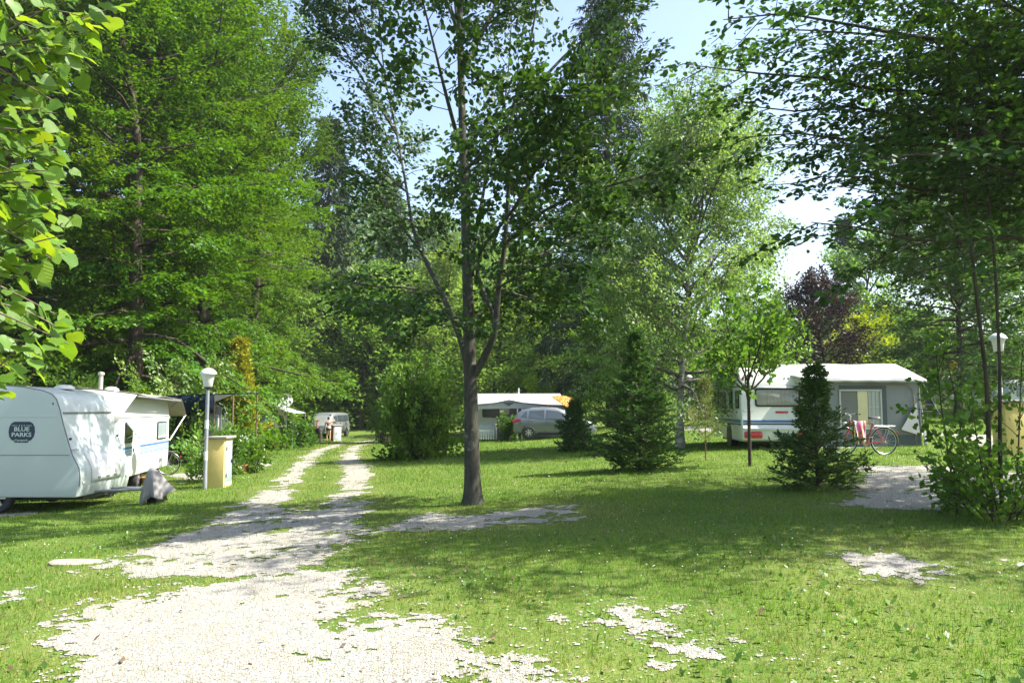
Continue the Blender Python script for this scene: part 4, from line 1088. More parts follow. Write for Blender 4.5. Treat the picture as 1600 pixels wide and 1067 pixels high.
# ------------------------------------------------------------------ caravan with the round sign (left edge)
p0 = stand(122, 16.72)
C1 = thing('caravan', 'white caravan with navy BLUE PARKS sign and sloping front at the left edge', 'caravan', (p0[0], 16.72 + 1.1, p0[2] - .03))
prof1 = [(-3.9, .32), (-.06, .32), (-.01, .55), (0, .72), (-.03, .92), (-.19, 1.21), (-.39, 1.8), (-.49, 2.16), (-.56, 2.34), (-.66, 2.45), (-.84, 2.52), (-1.27, 2.60), (-1.7, 2.63), (-3.4, 2.62), (-3.8, 2.3), (-4.0, 1.2)]
MB().prism(prof1, -1.1, 1.1).build('body', solid('weathered_shaded_white', (.42, .475, .46), .36, var=.3, scale=1.2, dirt=(.36, .40, .36), coat=.15), C1, bevel=.028, seg=3)  # base colour darkened to stand in for shade; the mottling is dirt
def front_x(z):
    return float(np.interp(z, [.32, .55, .72, .92, 1.21, 1.8, 2.16, 2.34, 2.45], [-.06, -.01, 0, -.03, -.19, -.39, -.49, -.56, -.66]))
def front_sheet(y0, y1, z0, z1, off, nz=7):
    zs = np.linspace(z0, z1, nz)
    return [[(front_x(z) + off, y, z) for y in np.linspace(y0, y1, 5)] for z in zs]
lk = MB().sheet(front_sheet(-.62, .62, .60, 1.2, .012)).build('gas_locker', WHITE, C1, thick=.025)
for y in (-.35, 0, .35): MB().box((front_x(.68) + .03, y, .68), (.03, .09, .03)).build('latch', SEAM, lk, bevel=.005)
for z0, hgt in ((1.2, .014),): MB().box((-2.0, -1.103, 1.19), (3.55, .008, .012)).build('side_seam', SEAM, C1)
MB().box((-2.2, -1.103, 1.98), (3.3, .008, .010)).build('side_seam', GREY_W, C1)
MB().box((front_x(2.06) + .012, 0, 2.06), (.03, 2.0, .035)).build('front_rail', SEAM, C1, bevel=.006)
for y in (-1.03, 1.03):
    MB().box((front_x(1.52) + .015, y * .97, 1.52), (.03, .07, .045), ry=.3).build('marker_light', NAVY, C1, bevel=.006)
    MB().tube([(front_x(1.3) + .01, y * .95 - .1, 1.31), (front_x(1.3) + .07, y * .95 - .08, 1.30), (front_x(1.3) + .07, y * .95 + .06, 1.30), (front_x(1.3) + .01, y * .95 + .08, 1.31)], .014, 6).build('grab_handle', ALU, C1)
    MB().box((.005, y * .9, .62), (.02, .1, .06)).build('reflector', GREY_W, C1, bevel=.006)
MB().lathe([(.22, 0), (.2, .05), (.12, .09), (.0, .1)], (-1.15, .25, 2.585), 18).build('roof_vent', GREY_W, C1)
MB().lathe([(.02, 0), (.02, .02), (.0, .022)], (-.62, -1.1, 2.25), 10, 'Y').build('side_lamp', ORANGE_L, C1)
trim = MB().tube([(x + .004, -1.085, z) for x, z in prof1[2:13]], .012, 6).build('corner_trim', SEAM, C1)
for y in (-.98, .98): add_wheel(C1, (-1.72, y, .31), .31, .18)
MB().box((-1.9, 0, .3), (3.6, 1.5, .12)).build('chassis', DARKM, C1)
MB().tube([(-.5, -.5, .36), (1.05, -.04, .40)], .035, 6).tube([(-.5, .5, .36), (1.05, .04, .40)], .035, 6).box((1.15, 0, .41), (.35, .08, .07)).build('drawbar', GALV, C1, bevel=.004)
MB().tube([(.95, .14, .02), (.95, .14, .62)], .025, 8).lathe([(.0, -.03), (.1, -.03), (.1, .03), (0, .03)], (.95, .14, .1), 14, 'Y').build('jockey_wheel', DARKM, C1)
sg = MB().plate([(-1.24 + a, b) for a, b in [(.16, .215), (.22, .18), (.262, .1), (.272, 0), (.25, -.1), (.2, -.165), (.15, -.175), (.14, -.215), (-.14, -.215), (-.15, -.175), (-.2, -.165), (-.25, -.1), (-.272, 0), (-.262, .1), (-.22, .18), (-.16, .215)]],
                (0, -1.099, 1.665), (1, 0, 0), (0, 0, 1), .010).build('sign', NAVY, C1)
LET = solid('sign_letters', (.5, .56, .55), .5)
text_part('BLUE', .12, sg, (-1.24, -1.112, 1.722), LET, .022, 1.2)
text_part('PARKS', .12, sg, (-1.24, -1.112, 1.607), LET, .022, 1.2)
text_part('Campark', .062, sg, (-1.24, -1.112, 1.497), LET, .01, 1.2)
bar = MB()
for dx in (-.15, .15): bar.box((-1.24 + dx, -1.112, 1.80), (.11, .004, .009))
for dx in (-.05, 0, .05): bar.lathe([(.012, -.002), (.012, .002)], (-1.24 + dx, -1.112, 1.80), 5, 'Y')
bar.build('lettering', LET, sg)
# draped cover on the coupling
rows = []
for i in range(9):
    u = i / 8; row = []
    for k in range(25):
        a = 2 * math.pi * k / 24
        rr = .04 + .27 * u ** .75 * (1 + .3 * math.sin(5 * a + 1.2) * u + .16 * math.sin(9 * a + 2 * u) * u)
        row.append((1.0 + .18 * u * .6 + rr * 1.05 * math.cos(a), rr * .85 * math.sin(a), .80 - .68 * u ** 1.15 + .10 * u * math.sin(3 * a + .5) + .16 * u * u * math.cos(a)))
    rows.append(row)
cv = MB().sheet(rows).build('coupling_cover', cloth('cover_grey', (.30, .29, .28), .1), None, thick=.006, angle=60)
cv.location = C1.location; cv.location.z += .04
tag(cv, 'crumpled grey cover draped over the drawbar of the white sign caravan', 'cover')

# ------------------------------------------------------------------ caravan under the tarp roof
rz2 = math.atan2(.985, -.17)
p0 = np.array([-9.37, 18.7, 0]); g2 = tz(-9.8, 21.5)
C2 = thing('caravan', 'white caravan with blue side stripes beneath a grey tarp roof', 'caravan', (p0[0], p0[1], g2 - .03), rz2)
MB().prism([(.7, .44), (5.55, .44), (5.62, 1.0), (5.55, 2.0), (5.3, 2.42), (1.0, 2.42), (.75, 2.0), (.67, 1.0)], 0, 2.2).build('body', WHITE, C2, bevel=.03, seg=3)
SX, SZ = (1, 0, 0), (0, 0, 1)
w = add_window(C2, (4.2, 0, 1.28), SX, SZ, 1.0, .5, PANE_P)
w = add_window(C2, (1.2, 0, 1.3), SX, SZ, .62, .52, PANE)
fl = MB().plate(rrect(0, .6, 0, .5, .05), (1.21, -.05, 1.81), (1, 0, 0), (0, -.62, -.78), .015).build('window_flap', PANE_P, C2)
MB().tube([(1.3, -.04, 1.42), (1.3, -.26, 1.55)], .012, 6).build('window_stay', ALU, C2)
for z, h, m in ((1.17, .06, BLUE), (1.09, .04, BLUE2), (1.03, .035, BLUE2), (.98, .02, BLUE)):
    MB().box((3.13, -.002, z), (4.84, .006, h)).build('side_stripe', m, C2)
MB().box((3.13, -.002, 1.93), (4.7, .012, .02)).build('side_seam', SEAM, C2)
MB().plate(rrect(1.9, 2.55, .5, 1.9, .05), (0, -.001, 0), SX, SZ, .008).build('entry_door', WHITE, C2, bevel=.003)
MB().box((1.95, -.015, 1.1), (.05, .03, .1)).build('door_handle', BLACK, C2, bevel=.005)
for y in (.12, 2.08): add_wheel(C2, (2.75, y, .32), .32, .18)
MB().box((3.15, 1.1, .38), (4.5, 1.8, .12)).box((1.0, .25, .2), (.12, .12, .4)).box((5.0, .25, .2), (.12, .12, .4)).build('chassis', DARKM, C2)
MB().box((1.3, .06, .38), (.7, .1, .16)).build('storage_box', DARKM, C2, bevel=.01)
MB().tube([(1.55, .7, 2.4), (1.55, .7, 3.02)], .05, 10).lathe([(.075, 3.0), (.075, 3.06), (.0, 3.08)], (1.55, .7, 0), 10).build('flue', solid('flue_pipe', (.5, .47, .4), .5, .3), C2)
MB().lathe([(.2, 2.6), (.18, 2.68), (.1, 2.74), (0, 2.75)], (3.4, 1.0, .0), 14).build('roof_vent', WHITE, C2)
S2 = thing('tarp_roof', 'grey tarp shelter roof with drooping end flaps over the striped caravan', 'canopy', C2.location, rz2)
rows = [[(x, y, z + .03 * math.sin(x * 2.1) - .02 * (x - .5)) for y, z in ((-.32, 2.52), (.4, 2.6), (1.1, 2.66), (1.8, 2.6), (2.5, 2.5))] for x in np.linspace(1.05, 5.6, 9)]
MB().sheet(rows).build('roof_sheet', CLOTH_B, S2, thick=.012, angle=60)
MB().sheet([[(1.06 - .62 * u + .42 * v * u, -.3 + .25 * u + 2.75 * v * (1 - .1 * u), 2.5 + .13 * math.sin(math.pi * v) * (1 - u) - .66 * u) for v in np.linspace(0, 1, 6)] for u in np.linspace(0, 1, 4)]).build('end_flap', cloth('flap_light', (.47, .47, .45), .3), S2, thick=.01, angle=60)
MB().sheet([[(5.6 + 1.25 * u, -.32 + .12 * u + 2.75 * v, 2.42 + .13 * math.sin(math.pi * v) * (1 - u) - .5 * u ** 1.4) for v in np.linspace(0, 1, 6)] for u in np.linspace(0, 1, 5)]).build('end_flap', CLOTH_B, S2, thick=.01, angle=60)
for x in np.linspace(1.3, 5.4, 6): MB().tube([(x, -.28, 2.49 - .02 * (x - .5)), (x, 1.1, 2.62 - .02 * (x - .5)), (x, 2.45, 2.47 - .02 * (x - .5))], .022, 6).build('roof_bar', GALV, S2)
MB().tube([(6.8, -.18, 1.92), (5.62, -.02, 1.2)], .02, 6).build('strut', WHITE, S2)
MB().tube([(6.86, -.2, 1.93), (6.86, 2.5, 1.93)], .022, 6).build('flap_rail', WHITE, S2)
MB().tube([(1.1, -.3, 2.46), (5.6, -.3, 2.37)], .022, 6).tube([(5.6, 2.4, 2.4), (5.6, 2.4, 0)], .025, 6).tube([(1.1, 2.4, 2.4), (1.1, 2.4, 0)], .025, 6).tube([(5.62, -.25, 2.4), (5.66, -.03, 2.2)], .02, 6).build('frame', GALV, S2)

# ------------------------------------------------------------------ bicycles and towels
def bicycle(name, label, loc, rz, frame_mat, extras=True):
    b = thing(name, label, 'bicycle', loc, rz)
    R = .345
    def wheel(x):
        w = MB()
        n = 36; tb = [(math.cos(2 * math.pi * k / n) * R, 0, math.sin(2 * math.pi * k / n) * R) for k in range(n + 1)]
        o = MB().tube([(x + a, 0, R + c) for a, _, c in tb], .019, 6, False).build('wheel', RUBBER, b)
        MB().tube([(x + a * .945, 0, R + c * .945) for a, _, c in tb], .012, 5, False).build('rim', ALU, o)
        s = MB()
        for k in range(18):
            a = 2 * math.pi * k / 18; s.tube([(x + .03 * math.cos(a + .9), .02 * (-1) ** k, R + .03 * math.sin(a + .9)), (x + R * .93 * math.cos(a), 0, R + R * .93 * math.sin(a))], .0022, 3, False)
        s.build('spokes', ALU, o)
        MB().lathe([(.028, -.05), (.028, .05)], (x, 0, R), 10, 'Y').build('hub', ALU, o)
    wheel(0); wheel(1.08)
    bb, st, hd, hl = (.46, 0, .29), (.29, 0, .80), (.90, 0, .83), (.955, 0, .62)
    fr = MB().tube([bb, st], .017, 8).tube([st, hd], .016, 8).tube([bb, hl], .018, 8).tube([(.885, 0, .88), (.97, 0, .56)], .02, 8)
    for s in (-.055, .055): fr.tube([(0, s, R), (.42, s * .7, .29)], .010, 6).tube([(0, s, R), (.28, s * .4, .78)], .009, 6).tube([(.965, s * .6, .58), (1.01, s, .5), (1.08, s, R)], .011, 6)
    fr.build('frame', frame_mat, b)
    MB().tube([st, (.255, 0, .91)], .013, 8).build('seat_post', ALU, b)
    MB().loft([[(x, y * ww, .94 + z) for y, z in ((-1, 0), (-.7, .035), (0, .05), (.7, .035), (1, 0), (0, -.02))] for x, ww in ((.10, .06), (.13, .085), (.2, .08), (.3, .04), (.38, .02), (.4, .008))]).build('saddle', BLACK, b, angle=70)
    MB().tube([(.885, 0, .86), (.87, 0, 1.0), (.93, 0, 1.03)], .014, 8).tube([(.80, -.3, 1.05), (.88, -.25, 1.06), (.95, -.12, 1.04), (.95, .12, 1.04), (.88, .25, 1.06), (.80, .3, 1.05)], .012, 8).build('handlebar', ALU, b)
    for s in (-.3, .3): MB().tube([(.87, s * .87, 1.06), (.76, s * 1.03, 1.045)], .017, 8).build('grip', BLACK, b)
    for x, a0, a1 in ((0, 20, 190), (1.08, 0, 150)):
        pts = [(x + .375 * math.cos(math.radians(a)), 0, R + .375 * math.sin(math.radians(a))) for a in np.linspace(a0, a1, 12)]
        MB().sheet([[(px_, s, pz) for s in (-.028, 0, .028)] for px_, _, pz in pts]).build('mudguard', ALU, b, thick=.004, angle=60)
    MB().lathe([(.085, -.065), (.085, -.058)], (.46, 0, .29), 20, 'Y').tube([(.46, -.07, .29), (.50, -.07, .13)], .01, 6).tube([(.46, .07, .29), (.42, .07, .45)], .01, 6).box((.5, -.12, .13), (.08, .09, .02)).box((.42, .12, .45), (.08, .09, .02)).build('crankset', solid('crank_metal', (.4, .33, .2), .4, .7), b)
    MB().box((.23, -.062, .36), (.5, .012, .06), ry=.1).build('chain_guard', GALV, b)
    r = MB()
    for s in (-.06, 0, .06): r.tube([(.24, s, .74), (-.28, s, .735)], .005, 5)
    for x in (-.26, -.1, .1): r.tube([(x, -.06, .737), (x, .06, .737)], .005, 5)
    for s in (-.06, .06): r.tube([(-.14, s, .735), (0, s, R)], .005, 5)
    r.build('luggage_rack', ALU, b)
    MB().box((-.37, 0, .56), (.03, .05, .07)).build('rear_light', RED, b, bevel=.005)
    MB().tube([(.34, -.05, .28), (.30, -.2, .005)], .009, 6).build('kickstand', ALU, b)
    if extras:
        MB().box((.1, -.03, .17), (.07, .006, .045), ry=.8).build('spoke_reflector', ORANGE_L, b)
        MB().lathe([(.05, 0), (.045, .06), (.02, .09)], (1.0, 0, .8), 12, 'X').build('headlight', ALU, b)
        MB().tube([(.5, 0, .5), (.57, 0, .68)], .035, 10).build('water_bottle', BLUE, b)
    return b
pb = stand(1382, 21.0)
red_paint = solid('red_paint', (.42, .02, .03), .3, coat=.5)
bk = bicycle('bicycle', 'red bicycle with towels over its frame beside the grey awning', pb, math.pi + .06, red_paint)
def stripes(name, cols, scale, axis='X'):
    m, nt, out = _nodes(name)
    tc = nt.nodes.new('ShaderNodeTexCoord'); sx = nt.nodes.new('ShaderNodeSeparateXYZ'); nt.links.new(tc.outputs['Object'], sx.inputs[0])
    ml = nt.nodes.new('ShaderNodeMath'); ml.operation = 'MULTIPLY'; ml.inputs[1].default_value = scale; nt.links.new(sx.outputs[axis], ml.inputs[0])
    fr = nt.nodes.new('ShaderNodeMath'); fr.operation = 'FRACT'; nt.links.new(ml.outputs[0], fr.inputs[0])
    r = nt.nodes.new('ShaderNodeValToRGB'); r.color_ramp.interpolation = 'CONSTANT'
    while len(r.color_ramp.elements) < len(cols): r.color_ramp.elements.new(.5)
    for i, (e, c) in enumerate(zip(r.color_ramp.elements, cols)): e.position = i / len(cols); e.color = (*c, 1)
    nt.links.new(fr.outputs[0], r.inputs[0])
    b = nt.nodes.new('ShaderNodeBsdfPrincipled'); b.inputs['Roughness'].default_value = .95; b.inputs['Sheen Weight'].default_value = .4
    n = _noise(nt, 160, 2); bp = nt.nodes.new('ShaderNodeBump'); bp.inputs['Strength'].default_value = .3; bp.inputs['Distance'].default_value = .004; nt.links.new(n.outputs[0], bp.inputs['Height']); nt.links.new(bp.outputs[0], b.inputs['Normal'])
    nt.links.new(r.outputs[0], b.inputs['Base Color']); nt.links.new(b.outputs[0], out.inputs[0])
    return m
def towel(label, x0, x1, hang, mat, ztop):
    rows = []
    for u in np.linspace(-1, 1, 15):
        y = (.025 + .05 * abs(u)) * (1 if u > 0 else -1) if abs(u) > .08 else u * .3
        z = ztop - max(abs(u) - .08, 0) * hang
        rows.append([(x + .015 * math.sin(4 * x * 9 + u * 3), y + .014 * math.sin(x * 40 + u * 4), z + .01 * math.sin(x * 17)) for x in np.linspace(x0, x1, 9)])
    t_ = MB().sheet(rows).build('towel', mat, None, thick=.008, angle=70)
    t_.location = bk.location; t_.rotation_euler = bk.rotation_euler
    return tag(t_, label, 'towel')
towel('pink and orange towel hanging over the red bicycle frame', .50, .71, .62, stripes('towel_pink', [(.62, .06, .30), (.62, .06, .30), (.75, .30, .12), (.62, .16, .30), (.8, .7, .5), (.72, .22, .1)], 4.8), .865)
towel('blue and yellow striped towel hanging over the red bicycle frame', .72, .82, .66, stripes('towel_blue', [(.03, .12, .5), (.75, .6, .1), (.03, .25, .45), (.75, .75, .6), (.04, .1, .4), (.7, .3, .05)], 9.0), .87)
pq = stand(262, 25.6)
bicycle('bicycle', 'silver bicycle mostly hidden behind the blue-striped caravan', pq, math.pi + .25, GALV, False)
b = MB().lathe([(.12, 0), (.16, .28), (.175, .3), (.16, .3), (.11, .03)], stand(231, 21.6), 18).build('bucket', solid('orange_plastic', (.6, .19, .04), .5), None)
tag(b, 'orange bucket under the end of the blue-striped caravan', 'bucket')

# ------------------------------------------------------------------ lamp posts and utility boxes
MILK = cloth('milk_glass', (.72, .74, .72), .45, .04)
def lamp(label, loc, h=3.12):
    l = thing('lamp_post', label, 'lamp post', loc, 0, 'campsite lamp posts')
    z0 = h - .5
    MB().lathe([(.055, -.1), (.055, .3), (.048, .32), (.045, z0 - .05)], sides=14).build('pole', GALV, l)
    MB().lathe([(.05, z0 - .07), (.075, z0 - .05), (.08, z0), (.06, z0 + .01)], sides=16).build('collar', DARKM, l)
    MB().lathe([(.10, z0), (.115, z0 + .02), (.128, z0 + .16), (.15, z0 + .26), (.19, z0 + .33), (.185, z0 + .34)], sides=24).build('glass_shade', MILK, l)
    MB().lathe([(.215, z0 + .33), (.215, z0 + .35), (.17, z0 + .42), (.09, z0 + .475), (.0, z0 + .49)], sides=24).build('cap', WHITE, l)
    for z in (1.55, .75): MB().lathe([(.0475, z), (.048, z + .02), (.048, z + .2), (.0475, z + .22)], sides=14).build('sticker', WHITE, l)
    return l
lamp('lamp post beside the yellow utility box left of the track', stand(320, 20.7))
lamp('lamp post behind the slim saplings at the right edge', stand(1568, 20.8))
l = lamp('distant lamp post beside the yellow pillar, right of the birch trunk', stand(1078, 52))
def utility_box(label, loc, w, d, h, wall=YELLOW, door_side='X', door_mat=STEEL_D):
    u = thing('utility_box', label, 'utility box', loc, 0)
    MB().box((0, d / 2, h / 2 - .05), (w, d, h + .1)).build('housing', wall, u, bevel=.008)
    MB().box((0, d / 2, h + .03), (w + .16, d + .16, .06), ry=-.03).build('roof_slab', SLAB, u, bevel=.008)
    if door_side == 'X':
        dr = MB().box((w / 2 + .012, d / 2 + .02, h * .53), (.03, d * .7, h * .82)).build('door', door_mat, u, bevel=.006)
        MB().box((w / 2 + .04, d * .78, h * .53), (.05, .03, .09)).build('handle', BLACK, dr, bevel=.004)
        for z in (.25, .8): MB().tube([(w / 2 + .035, d * .15, h * z - .05), (w / 2 + .035, d * .15, h * z + .05)], .012, 6).build('hinge', DARKM, dr)
        MB().box((w / 2 + .006, d / 2 + .02, h * .5), (.016, d * .84, h * .92)).build('door_frame', CREAM, u)
    else:
        dr = MB().box((0, -.02, h * .52), (w * .78, .03, h * .84)).build('door', door_mat, u, bevel=.006)
        MB().box((-w * .2, -.045, h * .5), (.04, .03, .12)).build('handle', BLACK, dr)
        MB().box((0, -.006, h * .5), (w * .98, .016, h * .96)).build('door_frame', WHITE, u)
    return u
utility_box('yellow rendered utility box with grey door beside the left lamp post', stand(335.5, 20.95), .44, .58, 1.27)
utility_box('yellow rendered utility box half cut by the right edge', stand(1592, 19.3), .55, .55, 1.3)
utility_box('distant yellow utility box behind the right lamp post', stand(1556, 60), 1.0, .6, 1.55)
utility_box('distant yellow pillar seen right of the birch trunk', stand(1083, 51), .62, .5, 1.0)
utility_box('orange utility box with pale door in front of the grey van', stand(527, 58.9), .6, .75, 1.12, solid('orange_render', (.60, .16, .06), .8, var=.15), 'Y', solid('pale_blue_door', (.5, .58, .62), .4)).rotation_euler = (0, 0, math.radians(38))

# ------------------------------------------------------------------ caravan with the navy awning
p3 = stand(330, 31.0)
C3 = thing('caravan', 'grey caravan with a wide dark window under the navy awning', 'caravan', (-11.2, 30.2, p3[2]))
MB().prism([(-5.0, .42), (-.3, .42), (-.15, .8), (-.2, 1.7), (-.35, 2.15), (-.8, 2.35), (-4.6, 2.35), (-5.1, 1.6)], 0, 2.1).build('body', GREY_W, C3, bevel=.03, seg=3)
add_window(C3, (-2.3, 0, 1.28), SX, SZ, 1.45, .62, PANE)
add_window(C3, (-4.2, 0, 1.28), SX, SZ, 1.2, .62, PANE)
MB().box((-2.6, -.004, .95), (4.5, .01, .03)).build('side_seam', SEAM, C3)
MB().box((-.6, -.02, 1.95), (.05, .04, .12)).build('side_lamp', DARKM, C3, bevel=.005)
for y in (.1, 2.0): add_wheel(C3, (-2.6, y, .31), .31, .18)
A3 = thing('awning', 'navy awning roof with grey side walls beside the left lamp post', 'awning', C3.location)
MB().slab([(-2.6, -.9, 2.45), (1.05, -.9, 2.56), (1.05, 2.0, 2.62), (-2.6, 2.0, 2.5)], (0, 0, .03)).build('roof_sheet', CLOTH_N, A3)
MB().sheet([[(x, -.92 + .02 * math.sin(x * 7), 2.44 + .03 * (x + 2.6) - u * (.62 + .03 * math.sin(x * 3))) for x in np.linspace(-2.6, .3, 14)] for u in np.linspace(0, 1, 4)]).build('valance', CLOTH_N, A3, thick=.01)
MB().slab([(.32, -.91, 2.53), (1.05, -.91, 2.55), (.34, -.91, 2.28)], (0, .02, 0)).build('gusset', CLOTH_B, A3)
MB().slab([(-.12, -.4, 0), (.42, -.4, 0), (.42, -.4, 2.1), (-.12, -.4, 2.1)], (0, .03, 0)).build('side_wall', CLOTH_G, A3)
add_window(A3, (-.02, -.42, 1.2), SX, SZ, .36, .6, PANE_P, CLOTH_W, .02, .03)
for x, y, z in ((.32, -.85, 2.5), (1.0, -.85, 2.52), (1.0, 1.9, 2.6)): MB().tube([(x, y, 0), (x, y, z)], .03, 8).build('post', solid('brown_post', (.16, .1, .06), .7), A3)
cvv = MB().loft([[(x, y * ww, max(z * hh, 0)) for y, z in ((-1, 0), (-1, .5), (-.75, .85), (0, 1), (.75, .85), (1, .5), (1, 0))] for x, ww, hh in ((-.75, .15, .55), (-.6, .34, .9), (-.1, .42, 1.12), (.4, .4, .98), (.75, .3, .62), (.85, .15, .3))]).build('covered_scooter', cloth('cover_white', (.68, .69, .68), .1), None, bevel=.03, angle=70)
pc = stand(374, 29.0); cvv.location = [float(v) for v in pc]; cvv.rotation_euler = (0, 0, .35)
tag(cvv, 'rounded white cover half hidden by the shrub right of the yellow box', 'cover')

# ------------------------------------------------------------------ small beige caravan and the dish
p4 = stand(430, 43)
C4 = thing('caravan', 'small beige caravan with curved white canopy behind the garden shrubs', 'caravan', (p4[0], 43, p4[2] + .0))
MB().prism([(-4.2, .42), (0, .42), (.06, .7), (.02, 1.25), (-.12, 1.7), (-.4, 2.12), (-1.0, 2.36), (-3.4, 2.36), (-4.2, 1.5)], 0, 2.1).build('body', CREAM, C4, bevel=.03, seg=3)
add_window(C4, (-.85, 0, 1.25), SX, SZ, .46, .5, PANE_P, SEAM)
add_window(C4, (-2.4, 0, 1.25), SX, SZ, .9, .5, PANE, SEAM)
rw = MB().slab([(.03, .35, 1.22), (.03, 1.75, 1.22), (-.15, 1.75, 1.72), (-.15, .35, 1.72)], (.02, 0, .01)).build('rear_window', PANE, C4)
MB().box((.07, 1.05, .72), (.03, 1.5, .12)).build('rear_lights', RED, C4, bevel=.01)
MB().box((-2.1, -.004, 1.0), (4.0, .01, .05)).build('side_stripe', solid('brown_stripe', (.25, .2, .12), .5), C4)
MB().box((-2.1, 1.05, .35), (3.6, 1.7, .14)).build('chassis', DARKM, C4)
for y in (.12, 1.98): add_wheel(C4, (-1.7, y, .31), .31, .18)
cn = [[(x, y, z) for x, z in ((-1.5, 2.5), (-.8, 2.48), (-.3, 2.34), (.1, 2.12), (.5, 1.98), (1.0, 1.86))] for y in (-.25, .6, 1.4, 2.3)]
cp = MB().sheet(cn).build('canopy', CLOTH_W, None, thick=.015, angle=60); cp.location = C4.location
for y in (-.2, 2.25):
    for x, z in ((.98, 1.86), (-1.4, 2.48)): MB().tube([(x, y, -.05), (x, y, z)], .018, 6).build('pole', GALV, cp)
tag(cp, 'white curved canopy stretched over the small beige caravan', 'canopy')
pd = stand(446, 43.2)
D4 = thing('satellite_dish', 'white satellite dish on a thin pole in front of the beige caravan', 'satellite dish', pd)
MB().tube([(0, 0, -.1), (0, 0, 2.5)], .028, 8).build('pole', ALU, D4)
dish = MB().lathe([(.0, 0), (.16, .015), (.29, .05), (.37, .09), (.375, .085), (.29, .035), (0, -.015)], sides=24).build('dish', WHITE, D4)
dish.rotation_euler = (math.radians(72), 0, math.radians(38)); dish.location = (-.03, -.05, 2.56)
MB().tube([(.05, -.02, 2.28), (.3, -.32, 2.4)], .014, 6).box((.31, -.34, 2.43), (.1, .1, .07)).build('receiver_arm', GREY_W, D4)

# ------------------------------------------------------------------ vehicles
def vehicle(name, label, cat, loc, rz, st, paint, wheels, r, side_wins, front_glass, rear_glass, lamps, tails, seams, trim_z=.3, rim=None, mirrors=None, spokes=7):
    """st: stations (x, half width, sill z, belt z, roof z, cabin half width)."""
    v = thing(name, label, cat, loc, rz)
    def half_sec(x, w, zb, zt, zr, cw):
        tall = zr > zt + .16
        a = [(w * .8, zb), (w * .965, zb + .04), (w, zb + .2), (w, zt - .16), (w * .985, zt)]
        a += [(cw, zr - .09), (cw * .9, zr - .03), (cw * .5, zr)] if tall else [(w * .95, zt + (zr - zt) * .5), (w * .85, zr - .01), (w * .45, zr)]
        return a
    secs = []
    for s in st:
        h = half_sec(*s); secs.append([(s[0], -y, z) for y, z in h] + [(s[0], y, z) for y, z in h[::-1]])
    MB().loft(secs).build('body', paint, v, angle=32)
    S = np.array(st)
    def f(x, c): return float(np.interp(x, S[:, 0], S[:, c]))
    def side_y(x, z):
        w, zt, zr, cw = f(x, 1), f(x, 3), f(x, 4), f(x, 5)
        return w * .985 + (cw - w * .985) * np.clip((z - zt) / max(zr - .09 - zt, .05), 0, 1)
    for sgn in (-1, 1):
        for poly in side_wins:
            MB().slab([(x, sgn * (side_y(x, z) + .028), z) for x, z in poly], (0, -sgn * .04, 0)).build('side_window', VGLASS, v)
        for x in seams:
            zt = f(x, 3); zb = f(x, 2) + .1
            MB().slab([(x - .006, sgn * (f(x, 1) + .002), zb), (x + .006, sgn * (f(x, 1) + .002), zb), (x + .006, sgn * (f(x, 1) * .985 + .004), zt), (x - .006, sgn * (f(x, 1) * .985 + .004), zt)], (0, -sgn * .01, 0)).build('door_seam', BLACK, v)
            MB().box((x + .14, sgn * (f(x, 1) + .012), zt - .1), (.16, .025, .03)).build('door_handle', paint, v, bevel=.006)
        for wx in wheels:
            w_ = f(wx, 1)
            MB().lathe([(r * 1.18, 0), (r * 1.18, .004)], (wx, sgn * (w_ + (0 if sgn > 0 else -.004)), r * 1.04), 28, 'Y').build('wheel_arch', BLACK, v)
            add_wheel(v, (wx, sgn * (w_ - .025), r), r, .2, rim or ALU, spokes, sgn)
        MB().box(((st[0][0] + st[-1][0]) / 2, sgn * (f(2.2, 1) + .004), trim_z), (wheels[1] - wheels[0] - 2.6 * r, .02, .1)).build('sill_trim', BLACK, v, bevel=.006)
        if mirrors:
            mx, mz = mirrors; MB().box((mx, sgn * (f(mx, 1) + .1), mz), (.1, .2, .14)).build('wing_mirror', paint, v, bevel=.03)
        for poly, m, nm in lamps + tails:
            MB().slab([(x, sgn * (y if y < 5 else f(x, 1)), z) for x, y, z in poly], (.012 if nm == 'headlight' else -.012, 0, .004)).build(nm, m, v)
    for poly, nm in ((front_glass, 'windscreen'), (rear_glass, 'rear_window')):
        if poly: MB().slab(poly, (.012 if nm == 'windscreen' else -.012, 0, .012)).build(nm, VGLASS, v)
    return v
VGLASS = glass('vehicle_glass', (.03, .04, .045), .03)
SILVER = solid('silver_paint', (.15, .17, .185), .3, .5, var=.06, coat=.8)
VANP = solid('grey_beige_paint', (.27, .29, .30), .32, .45, var=.06, coat=.7)
HEADL = glass('headlamp', (.5, .52, .54), .08)
pc = stand(867.5, 41.7)
car_st = [(0.0, .74, .36, .80, .90, .60), (.05, .82, .33, .90, 1.06, .62), (.22, .88, .3, 1.0, 1.32, .63), (.5, .905, .26, 1.03, 1.52, .645), (.95, .915, .24, 1.03, 1.59, .655), (1.6, .915, .22, 1.01, 1.63, .66),
          (2.2, .915, .22, .99, 1.61, .66), (2.7, .915, .22, .97, 1.50, .655), (3.1, .91, .23, .95, 1.28, .64), (3.42, .90, .24, .93, 1.07, .7), (3.8, .88, .25, .88, .99, .7), (4.1, .84, .27, .78, .86, .66), (4.28, .76, .3, .66, .72, .6), (4.36, .6, .34, .56, .6, .5)]
